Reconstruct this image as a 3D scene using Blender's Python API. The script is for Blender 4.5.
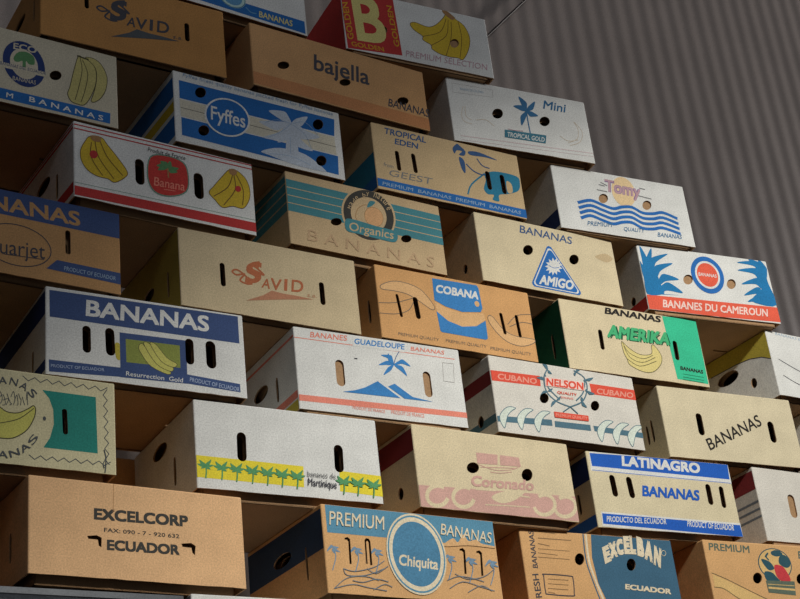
import bpy, bmesh, math, random
from mathutils import Vector, Matrix
from mathutils.geometry import delaunay_2d_cdt
random.seed(7)
for o in list(bpy.data.objects): bpy.data.objects.remove(o)
SC = bpy.context.scene
COL = SC.collection

# ------------------------------------------------------------------ camera
cam_data = bpy.data.cameras.new('camera')
cam_data.sensor_fit = 'HORIZONTAL'; cam_data.sensor_width = 36.0
cam_data.lens = 1510.1 * 36.0 / 800.0
cam = bpy.data.objects.new('camera', cam_data); COL.objects.link(cam)
YAW, PITCH, ROLL = -0.58379, 0.46590, 0.11838
Mc = (Matrix.Rotation(YAW, 3, 'Z') @ Matrix.Rotation(PITCH, 3, 'X') @ Matrix.Rotation(ROLL, 3, 'Y'))
right, fwd, up = Mc.col[0].copy(), Mc.col[1].copy(), Mc.col[2].copy()
cm = Matrix((right, up, -fwd)).transposed().to_4x4()
cm.translation = (-2.10134, -3.09090, 1.6)
cam.matrix_world = cm
SC.camera = cam

# ------------------------------------------------------------------ world, lights, exposure
SC.view_settings.view_transform = 'Standard'; SC.view_settings.look = 'None'
SC.view_settings.gamma = 1.0; SC.view_settings.use_curve_mapping = False
SC.view_settings.exposure = 0.0
world = bpy.data.worlds.new('world'); SC.world = world; world.use_nodes = True
bg = world.node_tree.nodes['Background']
bg.inputs['Color'].default_value = (0.80, 0.88, 1.0, 1); bg.inputs['Strength'].default_value = 0.05

def aim(o, loc, target):
    o.location = loc
    o.rotation_euler = (Vector(target) - Vector(loc)).to_track_quat('-Z', 'Y').to_euler()
def spot(name, loc, target, watts, cone, blend, size, color=(1, 1, 1)):
    l = bpy.data.lights.new(name, 'SPOT'); l.energy = watts; l.spot_size = math.radians(cone)
    l.spot_blend = blend; l.shadow_soft_size = size; l.color = color
    o = bpy.data.objects.new(name, l); COL.objects.link(o); aim(o, loc, target); return o
# hall floodlight, high up in front, trained on the lower right of the stack
spot('flood_light', (0.35, -4.2, 5.3), (2.22, 0.0, -0.495), 745, 88.4, 0.493, 0.12, (1.0, 0.98, 0.90))
# added wash light out of view on the right: brightens and rakes the cladding
wl = bpy.data.lights.new('wall_wash', 'AREA'); wl.shape = 'RECTANGLE'; wl.size = 0.5; wl.size_y = 3.0
wl.energy = 830; wl.color = (1.0, 0.96, 0.93)
wo = bpy.data.objects.new('wall_wash', wl); COL.objects.link(wo); aim(wo, (13.0, -0.2, 6.6), (1.2, 1.35, 5.0))
# added weak fill light high in front, lifting the darker fronts of the stack
hl = bpy.data.lights.new('front_fill', 'AREA'); hl.shape = 'RECTANGLE'; hl.size = 3.0; hl.size_y = 0.6
hl.energy = 44; hl.color = (0.93, 0.96, 1.0)
ho = bpy.data.objects.new('front_fill', hl); COL.objects.link(ho); aim(ho, (-0.6, -5.0, 6.2), (0.0, 0.0, 3.6))

# ------------------------------------------------------------------ materials
def s2l(c):
    c /= 255.0
    return c / 12.92 if c <= 0.04045 else ((c + 0.055) / 1.055) ** 2.4
PAL = dict(
 white=(226,225,221), white2=(222,216,206), offwhite=(205,195,172), cream=(222,205,170), cream2=(220,206,174), cream3=(214,204,165),
 beige=(208,188,152), beige2=(222,208,174), creamkraft=(208,180,138), creamkraft2=(206,178,138), kraft=(206,158,108), kraftdark2=(194,148,98), kraft2=(232,186,138), kraftdark=(186,134,76),
 kraftred=(196,134,88), kraftin=(172,136,100), orangekraft=(216,164,108), orangekraft2=(220,172,118), kraftline=(182,134,88), kraftline2=(150,118,84), yellowkraft=(226,188,124),
 blue=(40,106,176), blue3=(64,84,130), brightblue=(44,110,184), brightblue2=(62,132,196), royal=(36,96,192), navy=(38,58,112), navy2=(52,72,100), camblue=(36,122,178),
 skyblue=(96,150,190), teal=(66,120,140), tealblue=(46,126,158), tealgreen=(40,134,122), tealgrey=(74,136,146), steelblue=(58,110,152), steelnavy=(66,106,132),
 slate=(72,72,80), slate2=(84,88,92), slateblue=(62,92,136), slateteal=(84,118,134), slateteal2=(50,88,100), grey=(132,132,132), greyline=(128,112,96), greyblue=(124,132,140), greengrey=(100,112,98), darkgrey=(66,64,60),
 paleblue=(150,176,204), paleblue2=(164,178,206), paleblue3=(124,152,176), faintblue=(160,180,198), faintgrey=(196,192,188), faintpink=(216,196,196), fainttan=(216,202,184), faintrust=(198,166,130), stain=(204,180,142),
 red=(190,58,56), brightred=(200,62,56), orangered=(232,98,74), orangered2=(226,86,66), darkred=(140,52,54), crimson=(206,66,72), rust=(186,108,72), rust2=(186,130,100),
 salmon=(236,140,120), salmon2=(234,140,120), salmon3=(238,158,140), pink=(210,166,154), palepink=(246,212,202), rose=(196,158,166), lilac=(150,124,160), peach=(236,206,160), peach2=(222,172,124), peach3=(226,180,128),
 yellow=(214,182,56), gold=(214,160,44), paleyellow=(222,208,132), brightyellow=(236,216,60), mustard=(196,178,72), khaki=(196,184,118), bananapale=(226,208,138), bananapale2=(206,200,108), bananapale3=(204,198,104), olive=(172,152,70), olivegreen=(142,150,74),
 green=(92,140,92), green2=(110,148,128), palmgreen=(92,156,104), seagreen=(60,196,150), seagreen2=(76,182,124), darkgreen=(28,92,64), palegreen=(218,226,214),
 black=(44,40,38), brown=(112,82,42), darkolive=(86,82,56), darkolive2=(84,88,62), tan=(170,128,84), cream0=(220,205,165), palm=(196,204,216), creamwhite=(216,208,188), palecream=(232,216,186), paleteal=(186,214,210),
 chiqblue=(92,146,174), chiqblue2=(80,134,168))
MATS = {}
def mat(name, rgb=None, mottle=0.07, rough=0.78, bump=0.0, spec=0.25, scale=14.0, fleck=0.0, metallic=0.0):
    if name in MATS: return MATS[name]
    rgb = rgb or PAL[name]
    m = bpy.data.materials.new(name); m.use_nodes = True; nt = m.node_tree; N = nt.nodes; L = nt.links
    b = N['Principled BSDF']; b.inputs['Roughness'].default_value = rough; b.inputs['Metallic'].default_value = metallic
    b.inputs['Specular IOR Level'].default_value = spec
    tc = N.new('ShaderNodeTexCoord'); nz = N.new('ShaderNodeTexNoise'); nz.inputs['Scale'].default_value = scale
    nz.inputs['Detail'].default_value = 6.0; L.new(tc.outputs['Object'], nz.inputs['Vector'])
    rp = N.new('ShaderNodeValToRGB'); c = [s2l(v) for v in rgb]
    rp.color_ramp.elements[0].position = 0.3; rp.color_ramp.elements[1].position = 0.7
    rp.color_ramp.elements[0].color = [min(1, v * (1 - mottle)) for v in c] + [1]
    rp.color_ramp.elements[1].color = [min(1, v * (1 + mottle)) for v in c] + [1]
    L.new(nz.outputs['Fac'], rp.inputs['Fac'])
    n2 = N.new('ShaderNodeTexNoise'); n2.inputs['Scale'].default_value = 260.0; n2.inputs['Detail'].default_value = 2.0
    L.new(tc.outputs['Object'], n2.inputs['Vector'])
    mx = N.new('ShaderNodeMix'); mx.data_type = 'RGBA'; mx.blend_type = 'MULTIPLY'; mx.inputs['Factor'].default_value = 0.5
    L.new(rp.outputs['Color'], mx.inputs['A']); 
    r2 = N.new('ShaderNodeValToRGB'); r2.color_ramp.elements[0].color = (0.62, 0.62, 0.62, 1); r2.color_ramp.elements[0].position = 0.3
    r2.color_ramp.elements[1].color = (1.25, 1.25, 1.25, 1); r2.color_ramp.elements[1].position = 0.7
    L.new(n2.outputs['Fac'], r2.inputs['Fac']); L.new(r2.outputs['Color'], mx.inputs['B'])
    L.new(mx.outputs['Result'], b.inputs['Base Color'])
    if bump:
        bp = N.new('ShaderNodeBump'); bp.inputs['Strength'].default_value = bump; bp.inputs['Distance'].default_value = 0.004
        n3 = N.new('ShaderNodeTexNoise'); n3.inputs['Scale'].default_value = 9.0; n3.inputs['Detail'].default_value = 3.0
        L.new(tc.outputs['Object'], n3.inputs['Vector']); L.new(n3.outputs['Fac'], bp.inputs['Height']); L.new(bp.outputs['Normal'], b.inputs['Normal'])
    MATS[name] = m; return m
def board(name): return mat(name, bump=0.35)

# ------------------------------------------------------------------ mesh helpers
def link(name, bm, mats, parent=None):
    me = bpy.data.meshes.new(name); bm.to_mesh(me); bm.free()
    for m in mats: me.materials.append(m)
    o = bpy.data.objects.new(name, me); COL.objects.link(o)
    if parent: o.parent = parent
    return o
def tag(o, label, cat, group=None, kind=None):
    o['label'] = label; o['category'] = cat
    if group: o['group'] = group
    if kind: o['kind'] = kind
def add_box(bm, x0, x1, y0, y1, z0, z1, mi=0):
    v = [bm.verts.new(p) for p in ((x0,y0,z0),(x1,y0,z0),(x1,y1,z0),(x0,y1,z0),(x0,y0,z1),(x1,y0,z1),(x1,y1,z1),(x0,y1,z1))]
    for f in ((0,3,2,1),(4,5,6,7),(0,1,5,4),(1,2,6,5),(2,3,7,6),(3,0,4,7)): bm.faces.new([v[i] for i in f]).material_index = mi
def inside(p, loop):
    x, y = p; c = False; n = len(loop); j = n - 1
    for i in range(n):
        xi, yi = loop[i]; xj, yj = loop[j]
        if (yi > y) != (yj > y) and x < (xj - xi) * (y - yi) / (yj - yi) + xi: c = not c
        j = i
    return c
def bbox(l):
    xs = [p[0] for p in l]; ys = [p[1] for p in l]; return min(xs), min(ys), max(xs), max(ys)
def overlap(a, b): return a[0] < b[2] and b[0] < a[2] and a[1] < b[3] and b[1] < a[3]
def fill(shapes, holes, clip=None):
    """triangles covering the union of shapes, minus the holes, within clip: verts2d, tris"""
    bbs = [bbox(s) for s in shapes]
    hs = [h for h in holes if any(overlap(bbox(h), b) for b in bbs)]
    loops = list(shapes) + hs
    if clip:
        cb = bbox(clip)
        if any(b[0] < cb[0] or b[1] < cb[1] or b[2] > cb[2] or b[3] > cb[3] for b in bbs): loops.append(clip)
        else: clip = None
    V, E = [], []
    for l in loops:
        k = len(V); V += [Vector(p) for p in l]; E += [(k + i, k + (i + 1) % len(l)) for i in range(len(l))]
    r = delaunay_2d_cdt(V, E, [], 0, 1e-6)
    tris = []
    for f in r[2]:
        c = sum((r[0][i] for i in f), Vector((0, 0))) / len(f)
        if any(inside(c, s) for s in shapes) and not any(inside(c, h) for h in hs) and (clip is None or inside(c, clip)):
            tris.append(list(f))
    return r[0], tris
def put(bm, V, T, to3, mi, flip=False):
    vs = {}
    for t in T:
        a = []
        for i in t:
            if i not in vs: vs[i] = bm.verts.new(to3(V[i]))
            a.append(vs[i])
        if flip: a.reverse()
        try: bm.faces.new(a).material_index = mi
        except ValueError: pass
def panel(bm, loop, holes, o, ux, uy, n, t, mi, mi_in, mi_edge):
    """a board: loop with holes, outer face at o, thickness t inwards (-n)"""
    o, ux, uy, n = Vector(o), Vector(ux), Vector(uy), Vector(n)
    V, T = fill([loop], holes)
    f = ux.cross(uy).dot(n) < 0
    put(bm, V, T, lambda p: o + ux * p[0] + uy * p[1], mi, f)
    put(bm, V, T, lambda p: o + ux * p[0] + uy * p[1] - n * t, mi_in, not f)
    for l in [loop] + list(holes):
        A = [bm.verts.new(o + ux * p[0] + uy * p[1]) for p in l]; Bv = [bm.verts.new(v.co - n * t) for v in A]
        k = len(l)
        for i in range(k): bm.faces.new((A[i], A[(i + 1) % k], Bv[(i + 1) % k], Bv[i])).material_index = mi_edge
def catmull(q, closed, k=4):
    n = len(q); out = []
    for i in range(n if closed else n - 1):
        if closed: a, b, c, d = q[i - 1], q[i], q[(i + 1) % n], q[(i + 2) % n]
        else: a, b, c, d = q[max(i - 1, 0)], q[i], q[i + 1], q[min(i + 2, n - 1)]
        for j in range(k):
            t = j / k
            out.append(tuple(.5 * ((2*b[e]) + (c[e]-a[e])*t + (2*a[e]-5*b[e]+4*c[e]-d[e])*t*t + (3*b[e]-a[e]-3*c[e]+d[e])*t**3) for e in (0, 1)))
    if not closed: out.append(tuple(q[-1]))
    return out
def stroke_quads(q, w):
    out = []; w /= 2
    for i in range(len(q) - 1):
        a, b = Vector(q[i]), Vector(q[i + 1]); d = b - a
        if d.length < 1e-6: continue
        d.normalize(); n = Vector((-d.y, d.x)) * w; e = d * w * .6
        out.append([tuple(a - e + n), tuple(b + e + n), tuple(b + e - n), tuple(a - e - n)])
    return out
TXT = {}
def text_mesh(s, bold):
    if (s, bold) in TXT: return TXT[(s, bold)]
    cu = bpy.data.curves.new('t', 'FONT'); cu.body = s; cu.resolution_u = 4 if len(s) < 10 else 2; cu.fill_mode = 'FRONT'
    o = bpy.data.objects.new('t', cu); COL.objects.link(o)
    dg = bpy.context.evaluated_depsgraph_get(); ev = o.evaluated_get(dg); me = ev.to_mesh()
    V0 = [(v.co.x, v.co.y) for v in me.vertices]; T0 = [list(p.vertices) for p in me.polygons]
    ev.to_mesh_clear(); bpy.data.objects.remove(o); bpy.data.curves.remove(cu)
    V, T = [], []                                 # heavier weight: the same letters struck again a little to each side
    offs = [(0, 0)] if not bold else [(0, 0)] + [(bold * math.cos(math.pi * (k / 2 + .25)), bold * math.sin(math.pi * (k / 2 + .25))) for k in range(4)]
    for dx, dy in offs:
        n = len(V); V += [(x + dx, y + dy, n // len(V0)) for x, y in V0]; T += [[n + i for i in p] for p in T0]
    x0, y0, x1, y1 = bbox(V)
    V = [((x - x0) / (x1 - x0), (y - y0) / (y1 - y0), j) for x, y, j in V]
    TXT[(s, bold)] = (V, T); return V, T
def colour_word(c):
    r, g, b = c; hi, lo = max(c), min(c)
    if hi < 80: return 'black'
    if hi - lo < 32: return 'white' if hi > 200 else 'pale grey' if hi > 150 else 'dark grey' if hi < 95 else 'grey'
    if b == hi: return 'pale blue' if lo > 130 else 'blue'
    if g == hi: return 'green'
    if g > .8 * r: return 'yellow' if b < .62 * r else 'tan' if r < 215 else 'cream'
    return 'brown' if r < 200 and g > .55 * r else 'pink' if lo > 110 else 'red'
def pairs(a, k=1e-4): return [(a[i] * k, a[i + 1] * k) for i in range(0, len(a), 2)]

# ------------------------------------------------------------------ setting
def wall_profile():
    bm = bmesh.new(); pitch, amp, n = 0.098, 0.0011, 8
    x = -5.0; cols = []
    i = 0
    while x < 9.0:
        y = amp * math.sin(2 * math.pi * i / n)
        cols.append((bm.verts.new((x, 1.35 + y, 0)), bm.verts.new((x, 1.35 + y, 8)))); x += pitch / n; i += 1
    for a, b in zip(cols, cols[1:]): bm.faces.new((a[0], b[0], b[1], a[1])).smooth = True
    return bm
wm = mat('grey_cladding', (158, 146, 140), mottle=0.06, rough=0.55, spec=0.4, scale=3.0)
w = link('wall_back', wall_profile(), [wm]); w['kind'] = 'structure'; tag(w, 'grey ribbed metal cladding wall behind the boxes', 'wall', kind='structure')
bm = bmesh.new(); add_box(bm, -5, 9, -7, 1.4, -0.1, 0.0)
w = link('floor', bm, [mat('concrete', (66, 61, 56), mottle=0.15, scale=2.0)]); tag(w, 'grey concrete hall floor', 'floor', kind='structure')

# ------------------------------------------------------------------ rack carrying the stack (below the frame)
RACK_TOP = 2.352
rk = bpy.data.objects.new('steel_rack', None); COL.objects.link(rk); rk.location = (0.1, 0.25, 0.0)
tag(rk, 'grey steel rack carrying the lowest boxes', 'rack')
sm = mat('galvanised_steel', (150, 152, 156), mottle=0.1, rough=0.4, metallic=0.8, spec=0.5)
bm = bmesh.new(); add_box(bm, -2.1, 2.35, -0.28, 0.28, RACK_TOP - 0.03, RACK_TOP); link('deck', bm, [sm], rk)
for yy in (-0.26, 0.2):
    bm = bmesh.new(); add_box(bm, -2.1, 2.35, yy, yy + 0.06, RACK_TOP - 0.14, RACK_TOP - 0.03); link('beam', bm, [sm], rk)
    for xx in (-2.1, 0.1, 2.28):
        bm = bmesh.new(); add_box(bm, xx, xx + 0.07, yy - 0.005, yy + 0.065, 0, RACK_TOP - 0.14); link('leg', bm, [sm], rk)

# ------------------------------------------------------------------ banana boxes
DEPTH, T_ = 0.40, 0.004
GROUP = 'banana boxes in the stacked wall'
def make_box(d, label):
    w, h, zb = d['w'], d['h'], d['zb']           # zb: how far the tray's bottom hangs below the lid's rim
    root = bpy.data.objects.new('banana_box', None); COL.objects.link(root)
    root.location = (d['x'], d['y'], d['z'] - zb); root.rotation_euler = (0, 0, d['yaw'])
    tag(root, label, 'box', GROUP)
    holes = [pairs(a) for a in d['holes']]
    sh = []
    for s, z, sw, shh, sl in d['sholes']:
        n = 18; l = []
        for k in range(n):
            a = 2 * math.pi * k / n; x, y = math.cos(a), math.sin(a)
            if shh > 35 and sw < 30: x, y = math.copysign(abs(x) ** .5, x), math.copysign(abs(y) ** .8, y)
            l.append(((s + x * sw / 2 + sl * y) * .001, (z + y * shh / 2) * .001))
        sh.append(l)
    # lid --------------------------------------------------------------
    bm = bmesh.new(); mats = [board(d['base']), board('kraftin')]; idx = {}
    def mi(c):
        if c not in idx: mats.append(mat(c)); idx[c] = len(mats) - 1
        return idx[c]
    if d['base'] in PAL: idx[d['base']] = 0
    r = 0.004; x0, x1 = -w / 2, w / 2; hz = h - r
    rnd = random.Random(int(abs(d['x']) * 1e4)); rim = [(x0 + r + (w - 2*r) * k / 16, (rnd.uniform(-.0012, .0012) if 0 < k < 16 else 0) + d.get('wav', 0) * math.sin(k * 1.1)) for k in range(17)]
    zrim = [(a, max(0, b)) for a, b in rim]
    panel(bm, zrim + [(x1 - r, hz), (x0 + r, hz)], holes, (0, 0, 0), (1, 0, 0), (0, 0, 1), (0, -1, 0), T_, 0, 1, 1)
    panel(bm, [(r, 0), (DEPTH - r, 0), (DEPTH - r, hz), (r, hz)], sh, (x0, 0, 0), (0, 1, 0), (0, 0, 1), (-1, 0, 0), T_, 0, 1, 1)
    panel(bm, [(r, 0), (DEPTH - r, 0), (DEPTH - r, hz), (r, hz)], [], (x1, 0, 0), (0, 1, 0), (0, 0, 1), (1, 0, 0), T_, 0, 1, 1)
    panel(bm, [(x0 + r, 0), (x1 - r, 0), (x1 - r, hz), (x0 + r, hz)], [], (0, DEPTH, 0), (1, 0, 0), (0, 0, 1), (0, 1, 0), T_, 0, 1, 1)
    ring = []                                     # rounded corner posts and the folded top edge
    for cx, cy, a0 in ((x1 - r, r, -90), (x1 - r, DEPTH - r, 0), (x0 + r, DEPTH - r, 90), (x0 + r, r, 180)):
        arc = []
        for k in range(5):
            a = math.radians(a0 + k * 22.5); arc.append((cx, cy, math.cos(a), math.sin(a)))
        ring += arc
        for p, q in zip(arc, arc[1:]):
            f = bm.faces.new([bm.verts.new((c[0] + r * c[2], c[1] + r * c[3], z)) for c, z in ((p, 0), (q, 0), (q, hz), (p, hz))]); f.smooth = True
    lev = []
    for k in range(4):
        a = math.radians(k * 30); lev.append([bm.verts.new((c[0] + r * math.cos(a) * c[2], c[1] + r * math.cos(a) * c[3], hz + r * math.sin(a))) for c in ring])
    for A, Bv in zip(lev, lev[1:]):
        for i in range(len(ring)):
            j = (i + 1) % len(ring)
            f = bm.faces.new((A[i], A[j], Bv[j], Bv[i])); f.smooth = True
    cap = lev[3]; bm.faces.new(cap)
    bm.faces.new([bm.verts.new(v.co - Vector((0, 0, T_))) for v in reversed(cap)]).material_index = 1
    # printing: lies on the front board, cut where the hand holes are
    clip = [(x0 + .0012, .0008), (x1 - .0012, .0008), (x1 - .0012, h - .002), (x0 + .0012, h - .002)]
    parts = {}
    def dest(name, c):
        if name is None: return bm, mi(c)
        if name not in parts: parts[name] = (bmesh.new(), [], {})
        pb, pm, pi = parts[name]
        if c not in pi: pm.append(mat(c)); pi[c] = len(pm) - 1
        return pb, pi[c]
    nlet = 0; letcol = {}
    for k, q in enumerate(d['pr']):
        yo = -0.00025 - 0.00004 * k
        to3 = lambda p: Vector((p[0], yo - (p[2] * 7e-6 if len(p) > 2 else 0), p[1]))
        if q[0] == 't':
            _, c, s, bold, g, dn = q
            if dn == 'lettering2': dn = ('lettering', c, -3)
            elif dn == 'lettering':
                key = c if len(s) > 1 else c + '1'
                dn = ('lettering', key, k if len(s) > 2 else -1); letcol[dn] = s
            elif dn == 'fine_print': dn = ('fine_print', c, k)
            V, T = text_mesh(s, bold); g = [v * 1e-4 for v in g]
            b_, m_ = dest('picture_' if dn is None else dn, c)
            put(b_, [(g[0] + u * g[2] + v * g[4], g[1] + u * g[3] + v * g[5], j) for u, v, j in V], T, to3, m_)
            continue
        if q[0] == 'p':
            _, c, sm_, pts, dn = q; P = pairs(pts); S = [catmull(P, True) if sm_ else P]
        elif q[0] == 's':
            _, c, wd, sm_, cl, pts, dn = q; P = pairs(pts)
            if sm_: P = catmull(P, bool(cl))
            if cl: P = P + [P[0]]
            S = stroke_quads(P, wd * .001)
        else:
            _, c, g, wd, dn = q; g = [v * 1e-4 for v in g]
            P = [(g[0] + math.cos(a) * g[2] + math.sin(a) * g[4], g[1] + math.cos(a) * g[3] + math.sin(a) * g[5]) for a in [2 * math.pi * i / 40 for i in range(40)]]
            S = stroke_quads(P + [P[0]], wd * .001) if wd else [P]
        if dn in ('picture', 'print'): dn = None      # plain surface pattern stays in the lid
        if dn == 'lettering': dn = ('lettering', c, -2)
        V, T = fill(S, holes, clip)
        b_, m_ = dest(dn, c); put(b_, V, T, to3, m_)
    for c, z0, z1 in d['side']:                       # bands running round onto the end of the box
        if isinstance(z0, list): S = [[(a * .001, b * .001) for a, b in z0]]
        else: S = [[(.003, z0 * h), (DEPTH - .003, z0 * h), (DEPTH - .003, min(z1 * h, h - .004)), (.003, min(z1 * h, h - .004))]]
        V, T = fill(S, sh)
        put(bm, V, T, lambda p: Vector((x0 - .0003, p[0], p[1])), mi(c), True)
    lid = link('lid', bm, mats, root); lid.location = (0, 0, zb)
    for name, (pb, pm, pi) in parts.items():
        nm = name[0] if isinstance(name, tuple) else name
        o = link(nm, pb, pm, lid)
        if isinstance(name, tuple): o['label'] = colour_word(PAL[name[1].rstrip('1')] if name[1] not in PAL else PAL[name[1]]) + (' printed lettering' if nm == 'lettering' else ' small print')
    # tray -------------------------------------------------------------
    bm = bmesh.new(); g = T_ + .019; a0, a1 = x0 + g, x1 - g; y0, y1 = (T_ + .002 if d['hole'] == 'closed' else g), DEPTH - g; top = h * .8
    ox, oz = d['hoff'][0] * .001, d['hoff'][1] * .001
    bh = [] if d['hole'] == 'closed' else [[(p[0] + ox, p[1] + oz + zb) for p in l] for l in holes]
    panel(bm, [(a0, 0), (a1, 0), (a1, top), (a0, top)], bh, (0, y0, 0), (1, 0, 0), (0, 0, 1), (0, -1, 0), T_, 0, 0, 0)
    panel(bm, [(y0, 0), (y1, 0), (y1, top), (y0, top)], [[(p[0], p[1] + zb) for p in l] for l in sh], (a0, 0, 0), (0, 1, 0), (0, 0, 1), (-1, 0, 0), T_, 0, 0, 0)
    panel(bm, [(y0, 0), (y1, 0), (y1, top), (y0, top)], [], (a1, 0, 0), (0, 1, 0), (0, 0, 1), (1, 0, 0), T_, 0, 0, 0)
    panel(bm, [(a0, 0), (a1, 0), (a1, top), (a0, top)], [], (0, y1, 0), (1, 0, 0), (0, 0, 1), (0, 1, 0), T_, 0, 0, 0)
    slots = []
    for sx in (-.17, .17):
        slots.append([(sx - .05, .196), (sx + .05, .196), (sx + .05, .204), (sx - .05, .204)])
    panel(bm, [(a0, y0), (a1, y0), (a1, y1), (a0, y1)], slots, (0, 0, 0), (1, 0, 0), (0, 1, 0), (0, 0, -1), T_, 0, 0, 0)
    link('tray', bm, [board('kraftin')], root)
    return root

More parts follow.
